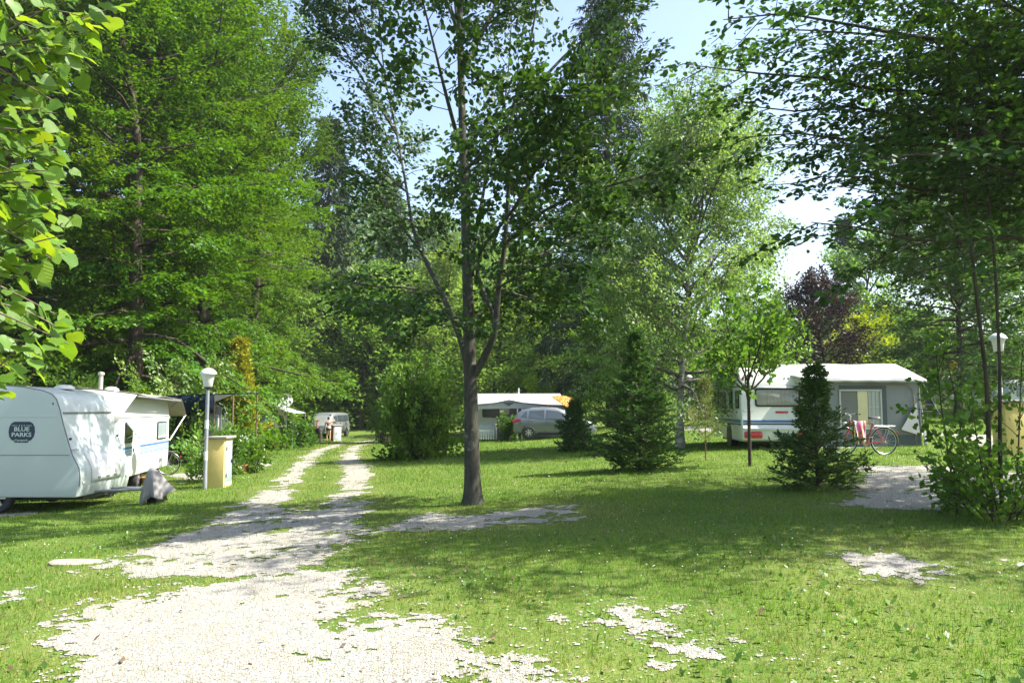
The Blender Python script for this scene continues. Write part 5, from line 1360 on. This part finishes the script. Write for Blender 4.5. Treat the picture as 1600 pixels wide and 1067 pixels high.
car = vehicle('parked_car', 'silver people carrier parked sideways behind the small dark spruce', 'car', (pc[0] - 2.18, 41.7 + .9, pc[2]), 0, car_st, SILVER, (.82, 3.46), .325,
    [[(.38, 1.12), (.72, 1.08), (.74, 1.42), (.62, 1.40)], [(.82, 1.08), (1.62, 1.05), (1.64, 1.49), (.86, 1.45)], [(1.72, 1.05), (2.62, 1.02), (2.66, 1.30), (2.35, 1.44), (1.74, 1.49)], [(2.72, 1.03), (3.02, 1.0), (2.76, 1.24)]],
    [(3.34, -.72, 1.12), (3.34, .72, 1.12), (2.78, .58, 1.475), (2.78, -.58, 1.475)], [(.08, -.6, 1.1), (.08, .6, 1.1), (.42, .55, 1.44), (.42, -.55, 1.44)],
    [([(4.02, 9, .74), (4.3, .72, .66), (4.2, .74, .56), (4.0, 9, .62)], HEADL, 'headlight')], [([(-.02, .84, .98), (.40, .93, 1.03), (.38, .94, .91), (-.02, .86, .82)], RED, 'tail_light')], [.78, 1.68, 2.75], .3, mirrors=(2.9, 1.08))
MB().box((.02, 0, .55), (.03, .5, .11)).build('number_plate', WHITE, car, bevel=.004)
pv = stand(541, 62)
van_st = [(0.0, .86, .42, 1.1, 1.80, .74), (.08, .92, .36, 1.14, 1.90, .77), (.5, .95, .32, 1.16, 1.96, .79), (1.5, .952, .3, 1.16, 1.97, .80), (2.8, .952, .3, 1.15, 1.96, .80), (3.3, .95, .3, 1.14, 1.90, .79), (3.75, .945, .3, 1.12, 1.62, .77), (4.1, .94, .32, 1.1, 1.28, .8),
          (4.45, .92, .34, 1.0, 1.12, .78), (4.75, .86, .36, .86, .98, .7), (4.87, .74, .4, .7, .76, .6)]
VAN_RZ = math.radians(-90 - 12.5 + 32)
van = vehicle('parked_van', 'grey passenger van parked beside the gravel track bend', 'van', (-14.35, 66.8, tz(-14.6, 64.5)), math.radians(-99), van_st, VANP, (.85, 3.95), .335,
    [[(.25, 1.28), (1.45, 1.26), (1.45, 1.75), (.35, 1.76)], [(1.58, 1.26), (2.62, 1.25), (2.62, 1.74), (1.58, 1.75)], [(2.76, 1.24), (3.7, 1.2), (3.35, 1.68), (2.76, 1.72)]],
    [(4.08, -.80, 1.24), (4.08, .80, 1.24), (3.42, .68, 1.82), (3.42, -.68, 1.82)], [(.06, -.7, 1.25), (.06, .7, 1.25), (.14, .66, 1.72), (.14, -.66, 1.72)],
    [([(4.62, .86, .92), (4.80, .62, .88), (4.86, .62, .74), (4.74, .84, .76)], HEADL, 'headlight')], [([(.01, .84, 1.3), (.2, 9, 1.3), (.2, 9, .85), (.02, .86, .85)], RED, 'tail_light')], [1.5, 2.7], .36, mirrors=(3.55, 1.2), spokes=5)
MB().box((4.86, 0, .62), (.05, 1.1, .1)).build('grille', BLACK, van, bevel=.01)

# ------------------------------------------------------------------ white awning caravan in the middle
pw = stand(810, 46); gz = pw[2]
CW = thing('caravan', 'white caravan with solar panels behind the gabled awning in the middle', 'caravan', (.45, 47.2, gz))
MB().prism([(-2.9, .4), (2.3, .4), (2.5, .9), (2.55, 1.6), (2.42, 2.1), (2.1, 2.42), (1.6, 2.52), (-2.7, 2.52), (-3.0, 1.6)], 0, 2.2).build('body', WHITE, CW, bevel=.04, seg=3)
for x in (-1.0, 1.0): MB().box((x, .5, 2.58), (1.5 if x < 0 else .95, .8, .05)).build('solar_panel', glass('solar_cell', (.02, .025, .05), .1), CW, bevel=.005)
MB().tube([(-.05, .4, 2.5), (-.05, .4, 2.92)], .04, 8).build('flue', WHITE, CW)
add_window(CW, (-2.2, 0, 1.2), SX, SZ, 1.0, .6); add_window(CW, (-.6, 0, 1.2), SX, SZ, .7, .6)
for y in (.1, 2.1): add_wheel(CW, (-.2, y, .31), .31, .18)
AW = thing('awning', 'white gabled awning with dark triangular vent behind the silver car', 'awning', (.45, 44.6, gz))
eave = [(-3.0, 1.86), (-1.4, 2.02), (-.62, 2.18), (.2, 2.03), (1.5, 1.92), (2.45, 1.9)]
MB().sheet([[(x, -.1, z) for x, z in eave], [(x, 1.2, max(z, 2.0) + .2) for x, z in eave], [(x * .97, 2.62, 2.58) for x, z in eave]]).build('roof_sheet', CLOTH_W, AW, thick=.015)
MB().slab([(x, -.1, z - .005) for x, z in eave] + [(x, -.1, z) for x, z in ((2.45, 1.72), (.6, 1.74), (-3.0, 1.68))], (0, .02, 0)).build('gable', cloth('gable_grey', (.52, .53, .52), .2), AW)
MB().slab([(-.95, -.125, 2.06), (-.3, -.125, 2.06), (-.62, -.125, 1.86)], (0, .02, 0)).build('vent_triangle', CLOTH_D, AW)
MB().tube([(x, -.13, z) for x, z in eave], .03, 6).build('roof_piping', CLOTH_D, AW)
for x in (-3.0, -.15, .1, 2.4): MB().tube([(x, -.05, 0), (x, -.05, 1.88)], .035, 8).build('post', WHITE, AW)
MB().slab([(.15, -.02, 0), (2.4, -.02, 0), (2.4, -.02, 1.75), (.15, -.02, 1.75)], (0, .02, 0)).build('front_wall', CLOTH_G, AW)
add_window(AW, (.35, -.03, 1.0), SX, SZ, 1.5, .6, PANE_P, CLOTH_W, .03)
MB().slab([(-1.5, .3, 0), (-.1, .3, 0), (-.1, .3, 1.5), (-1.0, .3, 1.35)], (0, .03, 0)).build('inner_wall', CLOTH_D, AW)
lf = thing('picket_fence', 'short white picket fence below the white gabled awning', 'fence', (.45 - 2.0, 44.3, gz))
for k in range(9): MB().box((-.55 + k * .135, 0, .3), (.07, .02, .56)).build('slat', WHITE, lf)
MB().box((0, .03, .5), (1.25, .03, .06)).build('rail', GREY_W, lf); MB().box((0, .03, .12), (1.25, .03, .06)).build('rail', GREY_W, lf)
for x in (-.62, .65): MB().box((x, .03, .45), (.12, .1, .9)).build('post', solid('grey_wood', (.25, .24, .22), .8, var=.3), lf, bevel=.008)
st_ = MB().loft([[(x, y * .9, z) for y, z in ((-.45, 0.15), (-.45, .75), (0, 1.15), (.45, .75), (.45, .15))] for x in (-.6, .5, .75)]).build('trailer_tent', WHITE, None, bevel=.04)
st_.location = (.45 - 1.75, 46.0, gz); tag(st_, 'white box trailer standing under the gabled awning', 'trailer')
ps = stand(889, 43.6)
PS = thing('parasol', 'tilted orange patterned parasol above the silver car bonnet', 'parasol', ps)
m, nt, out = _nodes('parasol_print')
n = _noise(nt, 9.0, 4, .7); b_ = nt.nodes.new('ShaderNodeBsdfDiffuse'); nt.links.new(_ramp(nt, n.outputs[0], [(.35, (.5, .4, .2)), (.48, (.38, .17, .03)), (.58, (.28, .06, .02)), (.7, (.45, .33, .1))]), b_.inputs[0]); nt.links.new(b_.outputs[0], out.inputs[0])
cnp = MB().lathe([(.98, -.02), (.9, .06), (.66, .2), (.35, .32), (.05, .38), (.04, .36), (.34, .30), (.65, .18), (.97, -.03)], sides=10).build('canopy', m, PS, angle=20)
cnp.location = (-.05, 0, 1.75); cnp.rotation_euler = (math.radians(10), math.radians(26), 0)
MB().tube([(0, 0, 0), (0, 0, 1.2), (.0, .02, 1.8)], .02, 8).build('pole', ALU, PS)
MB().lathe([(.25, 0), (.25, .06), (.05, .1), (.05, .3)], sides=16).build('base', SLAB, PS)

# ------------------------------------------------------------------ right caravan and its awning
pr = stand(1160, 24.5)
rz5 = math.atan2(.997, .07)
C5 = thing('caravan', 'cream caravan with blue stripe and red rear lights behind the young maple', 'caravan', (pr[0], 24.5, pr[2] - .02), rz5)
prof5 = [(.02, .28), (-.1, .33), (-.12, .62), (-.06, .72), (-.02, .8), (.06, 1.4), (.12, 1.93), (.17, 2.15), (.28, 2.36), (.5, 2.5), (.95, 2.57), (4.3, 2.57), (4.8, 2.3), (5.05, 1.3), (4.95, .4), (4.8, .28)]
MB().prism(prof5, -2.2, 0).build('body', solid('caravan_ivory', (.68, .69, .62), .36, var=.2, scale=1.6, dirt=(.5, .52, .42), coat=.2), C5, bevel=.035, seg=3)
def rear_x(z): return float(np.interp(z, [.33, .62, .72, .8, 1.4, 1.93, 2.15, 2.36], [-.1, -.12, -.06, -.02, .06, .12, .17, .28]))
def rear_plate(name, y0, y1, z0, z1, mat, off=.01, r=.04, parent=C5, t=.02):
    s = Vector((rear_x(z1) - rear_x(z0), 0, z1 - z0)).normalized()
    return MB().plate(rrect(0, y1 - y0, 0, (z1 - z0), r), Vector((rear_x(z0) - off + t - .012, y1, z0)), (0, -1, 0), s, t).build(name, mat, parent, bevel=.006)
rw = rear_plate('rear_window', -1.78, -.42, 1.33, 1.90, BLACK, .014, .08)
rear_plate('pane', -1.73, -.47, 1.38, 1.85, PANE_C, .022, .06, rw)
MB().sheet([[(rear_x(1.9) - .02 - .05 * u, y, 1.96 - .06 * u) for y in (-1.85, -1.1, -.35)] for u in (0, .5, 1)]).build('window_hood', WHITE, C5, thick=.012)
rear_plate('rear_stripe', -2.16, -.04, .86, .93, BLUE, .004, .005)
rear_plate('rear_stripe', -2.16, -.04, .79, .83, NAVY, .004, .005)
rear_plate('gutter_line', -2.17, -.03, 1.95, 1.975, SEAM, .006, .003)
for y0, y1 in ((-.58, -.04), (-2.16, -1.62)):
    tl = MB().plate(rrect(0, y1 - y0, 0, .2, .04), (-.115, y1, .385), (0, -1, 0), (0, 0, 1), .03).build('rear_light_cluster', RED, C5, bevel=.01)
MB().box((-.11, -1.1, .66), (.12, 2.15, .07)).build('bumper', WHITE, C5, bevel=.02)
MB().plate(rrect(0, .52, 0, .11, .01), (-.125, -.95, .42), (0, -1, 0), (0, 0, 1), .012).build('number_plate', BLUE2, C5)
rear_plate('brake_light', -1.4, -1.02, 1.14, 1.2, RED, .012, .01)
for y in (-.1, -2.1): MB().box((rear_x(2.2) - .02, y, 2.2), (.04, .06, .1)).build('marker_light', RED, C5, bevel=.008)
MB().lathe([(.05, 0), (.05, .02)], (rear_x(2.2) - .02, -.95, 2.2), 12, 'X').build('badge', BLUE, C5)
for k in range(2): MB().lathe([(.025, 0), (.025, .02)], (rear_x(2.2) - .02, -1.35 - .12 * k, 2.2), 8, 'X').build('badge', BLUE, C5)
for y in (-.12, -.3): MB().tube([(rear_x(1.25) - .005, y - .05, 1.22), (rear_x(1.25) - .05, y - .04, 1.22), (rear_x(1.25) - .05, y + .04, 1.22), (rear_x(1.25) - .005, y + .05, 1.22)], .01, 6).build('grab_handle', ALU, C5)
for x, w_ in ((.28, .5), (1.3, .42), (2.4, .8), (3.6, .9)): add_window(C5, (x + w_, 0, 1.28), (-1, 0, 0), SZ, w_, .55, PANE if x < 1.5 else PANE_C)
MB().box((2.5, .003, .89), (4.7, .008, .1)).build('side_stripe', BLUE, C5); MB().box((2.5, .003, .79), (4.7, .008, .05)).build('side_stripe', NAVY, C5)
MB().tube([(.15, .02, 1.96), (4.8, .02, 1.96)], .018, 6).build('awning_rail', BLACK, C5)
MB().plate(rrect(0, .14, 0, .2, .02), (1.0, .0, 1.05), (-1, 0, 0), SZ, .015).build('vent_grille', GREY_W, C5)
MB().plate(rrect(0, .7, 0, .3, .03), (1.15, .0, .48), (-1, 0, 0), SZ, .01).build('service_hatch', CREAM, C5, bevel=.003)
for y in (-.13, -2.07): add_wheel(C5, (1.95, y, .32), .32, .19, axis_out=1 if y > -1 else -1)
MB().lathe([(.42, 0), (.42, .006)], (1.95, .0, .4), 24, 'Y').build('wheel_arch', DARKM, C5)
MB().box((2.4, -1.1, .26), (4.2, 1.7, .12)).tube([(.3, -.3, .26), (.25, -.3, 0)], .03, 6).tube([(.3, -1.9, .26), (.25, -1.9, 0)], .03, 6).build('chassis', DARKM, C5)
MB().lathe([(.2, 2.55), (.18, 2.63), (0, 2.66)], (2.0, -1.1, 0), 14).build('roof_vent', GREY_W, C5)

A5 = thing('awning', 'grey awning with white roof attached to the cream caravan', 'awning', (9.12, 24.1, tz(10.6, 24.1) - .02))
RZ = 2.0
MB().slab([(-.1, 0, 0), (.72, 0, 0), (.72, 0, RZ), (-.1, 0, RZ)], (0, .02, 0)).build('wall_panel', CLOTH_G, A5)
MB().slab([(.72, .002, 0), (1.98, .002, 0), (1.98, .002, .55), (.72, .002, .55)], (0, .02, 0)).slab([(.72, .002, 1.72), (1.98, .002, 1.72), (1.98, .002, RZ), (.72, .002, RZ)], (0, .02, 0)).build('wall_panel', CLOTH_G, A5)
MB().slab([(1.98, .0, 0), (3.14, .0, 0), (3.14, .0, RZ), (1.98, .0, RZ)], (0, .02, 0)).build('wall_panel', CLOTH_G, A5)
MB().slab([(1.98, -.012, .2), (2.13, -.012, .2), (2.13, -.012, 1.86), (1.98, -.012, 1.86)], (0, .01, 0)).slab([(.72, -.013, 1.74), (1.98, -.013, 1.74), (1.98, -.013, 1.86), (.72, -.013, 1.86)], (0, .01, 0)).build('border_band', CLOTH_D, A5)
MB().slab([(-.1, -.014, 0), (3.1, -.014, 0), (3.1, -.014, .38), (-.1, -.014, .42)], (0, .01, 0)).build('skirt', CLOTH_D, A5)
wf = MB().box((1.35, -.01, 1.72), (1.28, .05, .05)).box((1.35, -.01, .57), (1.28, .05, .04)).box((.73, -.01, 1.14), (.04, .05, 1.15)).box((1.96, -.01, 1.14), (.04, .05, 1.15)).build('window_frame', CLOTH_W, A5)
MB().box((1.0, .01, 1.14), (.5, .01, 1.1)).build('curtain', cloth('curtain_grey', (.3, .3, .28), .3), wf)
MB().box((1.42, .012, 1.14), (.30, .01, 1.1)).build('pane', glass('clear_vinyl', (.5, .46, .28), .1), wf)
MB().box((1.77, .012, 1.14), (.36, .01, 1.1)).build('pane', glass('clear_vinyl_grey', (.3, .33, .31), .1), wf)
for x in (1.60, 1.70, 1.82, 1.93): MB().box((x, -.006, 1.14), (.012, .012, 1.1)).build('muntin', CLOTH_W, wf)
for z in (.86, 1.22): MB().box((1.77, -.008, z), (.36, .012, .016)).build('muntin', CLOTH_W, wf)
rows = [[(x + .02 * k, y, RZ + .04 + (z - RZ) + .015 * math.sin(3.2 * x + k)) for x in np.linspace(-.6 if k else -.3, 3.28 + .09 * k, 12)] for k, (y, z) in enumerate(((-.15, 2.0), (.6, 2.17), (1.4, 2.34), (2.2, 2.5), (2.7, 2.6)))]
MB().sheet(rows).build('roof_sheet', CLOTH_W, A5, thick=.012, angle=60)
MB().sheet([[(x, -.16 - .01 * u, RZ + .04 - .09 * u + .012 * math.sin(9 * x) * u) for x in np.linspace(-.3, 3.28, 16)] for u in (0, .5, 1)]).build('valance', cloth('valance_grey', (.42, .43, .43), .2), A5, thick=.008)
MB().slab([(3.14, .02, 0), (3.14, 2.7, 0), (3.3, 2.7, 2.5), (3.14, .02, RZ)], (.02, 0, 0)).build('side_wall', CLOTH_G, A5)
MB().sheet([[(3.16 + .16 * (1 - v) * (1 - u) - .0, -.02 - .1 * u * (1 - v), 1.35 * v) for u in np.linspace(0, 1, 4)] for v in np.linspace(0, 1, 6)]).build('corner_flap', CLOTH_G, A5, thick=.008)  # bulge added so the wall corner catches the sun
MB().slab([(2.45, -.20, .55), (3.0, -.06, 1.35), (3.02, -.16, .38)], (0, .01, .004)).build('sun_patch_flap', cloth('sun_patch_grey', (.36, .38, .38), .15), A5)  # paler slanted triangle, added to give a sunlit patch on the wall
MB().tube([(2.95, -.03, 0), (2.95, -.03, 1.5), (2.9, -.03, 1.75), (2.72, -.03, 1.88), (1.5, -.03, 1.9)], .012, 6).build('piping', solid('brown_piping', (.24, .17, .12), .7), A5)
MB().tube([(3.12, 0, 0), (3.12, 0, RZ)], .02, 6).build('pole', GALV, A5); MB().tube([(3.2, 2.65, 0), (3.3, 2.65, 2.5)], .02, 6).build('pole', GALV, A5)
MB().sheet([[(x, -.04 - .12 * u + .02 * math.sin(6 * x), .03 - .02 * u) for x in np.linspace(-.1, 3.2, 18)] for u in (0, .5, 1)]).build('mud_flap', CLOTH_W, A5, thick=.006)
for k, x in enumerate((.2, 1.5, 3.4)): MB().tube([(min(x, 3.15), -.1, RZ + .02) if k == 2 else (x, -.16, .05), (x + .25, -.5 - .3 * k, .0)], .006, 4).build('guy_rope', WHITE, A5)

# ------------------------------------------------------------------ campervan and far vehicles at the right
pm = stand(1486, 65)
CM = thing('campervan', 'white campervan with awning beside the big round tree', 'campervan', (pm[0] - 2.7, 65, pm[2]))
MB().prism([(.0, .4), (5.1, .4), (5.25, .8), (5.1, 1.15), (4.6, 1.35), (4.05, 2.2), (3.8, 2.55), (3.3, 2.62), (.3, 2.62), (0, 2.4)], 0, 2.1).build('body', WHITE, CM, bevel=.05, seg=3)
MB().slab([(3.3, -.006, 1.3), (4.45, -.006, 1.3), (4.0, -.006, 2.1), (3.3, -.006, 2.1)], (0, .02, 0)).build('cab_window', VGLASS, CM)
MB().slab([(4.62, .12, 1.38), (4.62, 1.98, 1.38), (4.1, 1.9, 2.16), (4.1, .2, 2.16)], (.012, 0, .01)).build('windscreen', VGLASS, CM)
add_window(CM, (.9, 0, 1.4), SX, SZ, 1.3, .6)
for x in (1.0, 4.3):
    for y in (.08, 2.02): add_wheel(CM, (x, y, .34), .34, .2)
    MB().lathe([(.42, -.004), (.42, .0)], (x, -.001, .38), 22, 'Y').build('wheel_arch', BLACK, CM)
MB().box((3.6, -.002, .9), (.5, .006, .03)).build('side_trim', BLUE2, CM)
MB().box((4.05, -.1, 1.4), (.1, .2, .2)).build('wing_mirror', BLACK, CM, bevel=.02)
ca = MB().sheet([[(x, y, z + .02 * math.sin(x * 3)) for x in np.linspace(-.6, 3.4, 9)] for y, z in ((-.02, 2.6), (-1.2, 2.45), (-2.3, 2.25))]).build('side_awning', CLOTH_W, None, thick=.015, angle=60)
ca.location = CM.location; tag(ca, 'white roll-out canopy on the side of the campervan', 'canopy')
for x in (-.5, 3.3): MB().tube([(x, -2.25, -.1), (x, -2.25, 2.25)], .025, 6).build('pole', GALV, ca)
MB().slab([(-.55, -2.2, 0), (-.0, -2.2, 0), (-.0, -2.2, 2.1), (-.55, -2.2, 2.2)], (0, .02, 0)).build('side_panel', CLOTH_D, ca)
pf = stand(1612, 50)
CF = thing('caravan', 'pale caravan with blue lower band cut by the right edge', 'caravan', (pf[0], 50, pf[2]))
MB().prism([(-1.3, .6), (3.6, .6), (3.7, 1.5), (3.3, 2.5), (-.5, 2.5), (-.9, 2.25), (-1.25, 1.5)], 0, 2.1).build('body', GREY_W, CF, bevel=.05, seg=3)
MB().box((1.1, -.005, .95), (4.7, .01, .3)).build('side_stripe', BLUE, CF)
add_window(CF, (-.85, 0, 1.4), SX, SZ, 1.5, .7, glass('bluish_window', (.12, .17, .24), .05), SEAM)
for y in (.1, 2.0): add_wheel(CF, (1.2, y, .32), .32, .19)
MB().box((1.1, 1.05, .5), (4.4, 1.8, .25)).build('chassis', DARKM, CF)
bg = MB().loft([[(x * s_, y * s_ * .5, z) for x, y in ((-.16, -.16), (.16, -.16), (.16, .16), (-.16, .16))] for z, s_ in ((0, .8), (.15, 1.3), (.45, 1.1), (.6, .3))]).build('yellow_bag', solid('yellow_plastic', (.75, .5, .02), .5), None, bevel=.03)
p = world_at(1490, 580, 43.0); bg.location = [float(v) for v in p]; tag(bg, 'small yellow bag hanging in the big round tree', 'bag')
pbn = stand(1455, 47)
bn = thing('camping_table', 'folding table standing between grey awning and campervan', 'table', stand(1450, 58))
MB().box((0, 0, .72), (1.3, .7, .04)).build('table_top', CREAM, bn, bevel=.006)
for x in (-.55, .55):
    for y in (-.3, .3): MB().tube([(x, y, 0), (x, y, .7)], .02, 6).build('leg', GALV, bn)

# ------------------------------------------------------------------ far left corner: person, grill, posts, planter
def skin_person(label, loc, rz):
    J = {'pelvis': (0, 0, .93, .155, .115), 'waist': (0, 0, 1.08, .125, .095), 'chest': (0, .01, 1.28, .17, .11), 'neck_b': (0, 0, 1.46, .08, .075), 'neck': (0, -.005, 1.52, .055, .055), 'head': (.01, -.03, 1.64, .078, .092), 'crown': (.01, -.03, 1.72, .066, .078),
         'sl': (-.18, .01, 1.42, .062, .06), 'el': (-.43, -.03, 1.47, .045, .045), 'hl': (-.25, -.12, 1.66, .032, .032), 'fl': (-.17, -.13, 1.71, .026, .03),
         'sr': (.18, .01, 1.42, .062, .06), 'er': (.255, .0, 1.14, .045, .045), 'hr': (.26, -.06, .90, .032, .034), 'fr': (.25, -.08, .81, .024, .034),
         'tl': (-.09, 0, .86, .10, .10), 'kl': (-.10, -.02, .49, .062, .062), 'al': (-.11, .02, .09, .042, .045), 'ol': (-.12, -.14, .035, .038, .028),
         'tr': (.09, 0, .86, .10, .10), 'kr': (.10, -.02, .49, .062, .062), 'ar': (.12, .02, .09, .042, .045), 'or': (.13, -.14, .035, .038, .028)}
    E = [('pelvis', 'waist'), ('waist', 'chest'), ('chest', 'neck_b'), ('neck_b', 'neck'), ('neck', 'head'), ('head', 'crown'), ('chest', 'sl'), ('sl', 'el'), ('el', 'hl'), ('hl', 'fl'), ('chest', 'sr'), ('sr', 'er'), ('er', 'hr'), ('hr', 'fr'),
         ('pelvis', 'tl'), ('tl', 'kl'), ('kl', 'al'), ('al', 'ol'), ('pelvis', 'tr'), ('tr', 'kr'), ('kr', 'ar'), ('ar', 'or')]
    names = list(J); me = bpy.data.meshes.new('person_body')
    me.from_pydata([J[n][:3] for n in names], [(names.index(a), names.index(b)) for a, b in E], [])
    tmp = bpy.data.objects.new('tmp', me); COL.objects.link(tmp)
    tmp.modifiers.new('s', 'SKIN'); sv = me.skin_vertices[0].data
    for i, n in enumerate(names): sv[i].radius = J[n][3:5]; sv[i].use_root = (n == 'pelvis')
    sub = tmp.modifiers.new('u', 'SUBSURF'); sub.levels = 2
    bpy.context.view_layer.update()
    body = bpy.data.meshes.new_from_object(tmp.evaluated_get(bpy.context.evaluated_depsgraph_get()))
    bpy.data.objects.remove(tmp)
    body.polygons.foreach_set('use_smooth', np.ones(len(body.polygons), bool))
    skin = solid('skin', (.55, .34, .24), .55, var=.12); body.materials.clear(); body.materials.append(skin)
    pe = thing('person', label, 'person', loc, rz)
    link('body', body, pe)
    ell = lambda c, a, b_, n=16, h=.0: [(c[0] + a * math.cos(2 * math.pi * k / n), c[1] + b_ * math.sin(2 * math.pi * k / n), c[2] + h * math.cos(4 * math.pi * k / n)) for k in range(n)]
    MB().loft([ell((0, 0, .80), .15, .125), ell((0, 0, .86), .195, .145), ell((0, 0, .93), .19, .14), ell((0, 0, .985), .165, .125)]).build('swim_briefs', BLACK, pe, angle=70)
    MB().loft([ell((0, 0, .975), .172, .132), ell((0, 0, 1.03), .165, .125), ell((0, 0, 1.10), .15, .115)]).build('waist_cloth', solid('white_cotton', (.7, .69, .65), .9), pe, angle=70)
    hs = [ell((.01, -.03 + d, z), a, b_) for z, a, b_, d in ((1.60, .062, .06, .05), (1.66, .088, .098, .018), (1.72, .086, .098, .012), (1.77, .06, .068, .005), (1.79, .02, .02, 0))]
    MB().loft(hs).build('hair', solid('dark_hair', (.03, .02, .015), .6), pe, angle=70)
    f_ = MB()
    for k, (dx, l) in enumerate(((-.024, .05), (-.008, .058), (.008, .055), (.024, .045))): f_.tube([(-.17 + dx, -.13, 1.715), (-.15 + dx, -.125, 1.715 + l * .7), (-.135 + dx, -.11, 1.715 + l)], [.009, .008, .006], 6)
    for k, (dy, l) in enumerate(((-.026, .06), (-.009, .07), (.009, .066), (.026, .055))): f_.tube([(.25, -.08 + dy, .79), (.245, -.085 + dy, .79 - l * .6), (.235, -.08 + dy, .79 - l)], [.009, .008, .006], 6)
    f_.build('fingers', skin, pe)
    MB().loft([ell((.01, -.125, 1.615), .008, .01), ell((.01, -.135, 1.63), .013, .018), ell((.01, -.125, 1.66), .006, .008)]).build('nose', skin, pe)
    for s in (-1, 1): MB().loft([ell((.01 + s * .08, -.02, 1.61), .006, .012), ell((.01 + s * .088, -.02, 1.635), .009, .02), ell((.01 + s * .084, -.02, 1.665), .006, .014)]).build('ear', skin, pe)
    return pe
skin_person('person in dark swimwear seen from behind, hand raised to the head', stand(513, 58), math.pi + .15)
gr = thing('kettle_grill', 'black kettle grill left of the person', 'grill', stand(499, 57.5))
MB().lathe([(.02, .5), (.24, .58), (.3, .74), (.3, .78), (.24, .94), (.06, 1.0), (0, 1.0)], sides=20).build('bowl', BLACK, gr)
for k in range(3): MB().tube([(.15 * math.cos(k * 2.1), .15 * math.sin(k * 2.1), .6), (.34 * math.cos(k * 2.1), .34 * math.sin(k * 2.1), 0)], .014, 6).build('leg', DARKM, gr)
MB().tube([(-.07, 0, 1.0), (-.05, 0, 1.05), (.05, 0, 1.05), (.07, 0, 1.0)], .01, 6).build('lid_handle', DARKM, gr)
fb = thing('flower_stand', 'pink flowers in a pot on a thin stand left of the person', 'flowers', stand(494, 58.5))
MB().tube([(0, 0, -.1), (0, 0, 1.0)], .025, 8).build('stand', DARKM, fb)
MB().lathe([(.1, .92), (.15, 1.1), (.16, 1.1), (.13, 1.08)], sides=14).build('pot', TERRA, fb)
rr_ = np.random.default_rng(3); fm = MB()
for k in range(60):
    p = rr_.normal(0, 1, 3) * [.13, .13, .16] + [0, 0, 1.28]; s_ = .035
    fm.lathe([(0, -.02), (s_, 0), (0, .025)], p, 6)
fm.build('blossom', solid('pink_petal', (.6, .12, .4), .6), fb)
bush(130, 'flower_plant', 'green plant below the pink flowers left of the person', stand(489, 59.5), .9, .7, 6, .12, L_MID, lt=.25, cat='plant')
for px, h in ((500, .75),): 
    q = MB().tube([(0, 0, -.1), (.02, 0, h * .5), (0, .02, h)], [.11, .1, .095], 9).build('wooden_post', solid('weathered_wood', (.28, .24, .18), .85, var=.4, scale=6, stretch=(4, 4, .6)), None)
    q.location = [float(v) for v in stand(500.5, 56.5)]; tag(q, 'short weathered wooden post left of the person', 'post')
lp = thing('log_planter', 'round planter of upright cut logs beside the track bend', 'planter', stand(607, 54.5))
LOG = bark('log_bark', (.2, .14, .08), (.42, .32, .18), (5, 5, 1.2))
for k in range(14):
    a = 2 * math.pi * k / 14; h = .55 + .16 * math.sin(k * 2.3)
    MB().tube([(.62 * math.cos(a), .62 * math.sin(a), -.1), (.6 * math.cos(a), .6 * math.sin(a), h)], .13, 9).build('log', LOG if k % 3 else B_DARK, lp, bevel=.01)
MB().lathe([(.6, 0), (.6, .45), (0, .48)], sides=16).build('soil', solid('soil', (.05, .035, .02), .95), lp)
for px, d, lab in ((378, 25.0, 'terracotta flower pot in front of the dense light green shrub'), (425, 41.2, 'terracotta flower pot below the small beige caravan')):
    tp = thing('flower_pot', lab, 'flower pot', stand(px, d))
    MB().lathe([(.11, 0), (.16, .26), (.18, .26), (.18, .31), (.155, .31), (.14, .28)], sides=18).build('pot', TERRA, tp)
    bt = Tree(140 + int(d))
    for k in range(7):
        q_ = bt.path((0, 0, .25), (math.cos(k * .9) * .5, math.sin(k * .9) * .5, 1), .4, 4, .1, 0); bt.tube(q_, .006, .003, 4); bt.spray(q_, .4, .2, 9, .3, .06, 8, .12, flat=.4, r2=.002)
    V, Fc = bt.leaves(6, .06, LEAF4, .5, ball=.02); link('foliage', mesh_np('pot_plant', V, [Fc], L_LAUREL), tp)
# flat pale stone in the lawn
p = on_ground(114, 880); st2 = MB().loft([[(.3 * s_ * math.cos(a) * (1 + .2 * math.sin(3 * a)), .2 * s_ * math.sin(a) * (1 + .2 * math.cos(2 * a)), z) for a in np.linspace(0, 2 * math.pi, 13)[:-1]] for z, s_ in ((-.03, 1), (.015, 1.0), (.03, .88))]).build('flat_stone', solid('pale_stone', (.36, .31, .23), .9, var=.3, scale=9, bump=.4), None, angle=25)
st2.location = [float(v) for v in p]; tag(st2, 'flat pale stone slab lying in the grass at left', 'stone')

# ------------------------------------------------------------------ summer haze
hz = bpy.data.meshes.new('haze')
x0, x1, y0, y1, z0, z1 = -260, 260, -12, 250, -3.5, 78
hz.from_pydata([(x, y, z) for x in (x0, x1) for y in (y0, y1) for z in (z0, z1)], [], [(0, 1, 3, 2), (4, 6, 7, 5), (0, 4, 5, 1), (2, 3, 7, 6), (0, 2, 6, 4), (1, 5, 7, 3)])
m, nt, out = _nodes('haze')
pvn = nt.nodes.new('ShaderNodeVolumePrincipled'); pvn.inputs['Color'].default_value = (.86, .93, .97, 1); pvn.inputs['Density'].default_value = HAZE; pvn.inputs['Anisotropy'].default_value = .3
nt.links.new(pvn.outputs[0], out.inputs['Volume'])
hz.materials.append(m)
o = link('haze', hz, kind='stuff'); o['label'] = 'thin summer haze in the air over the campsite'; o['category'] = 'haze'
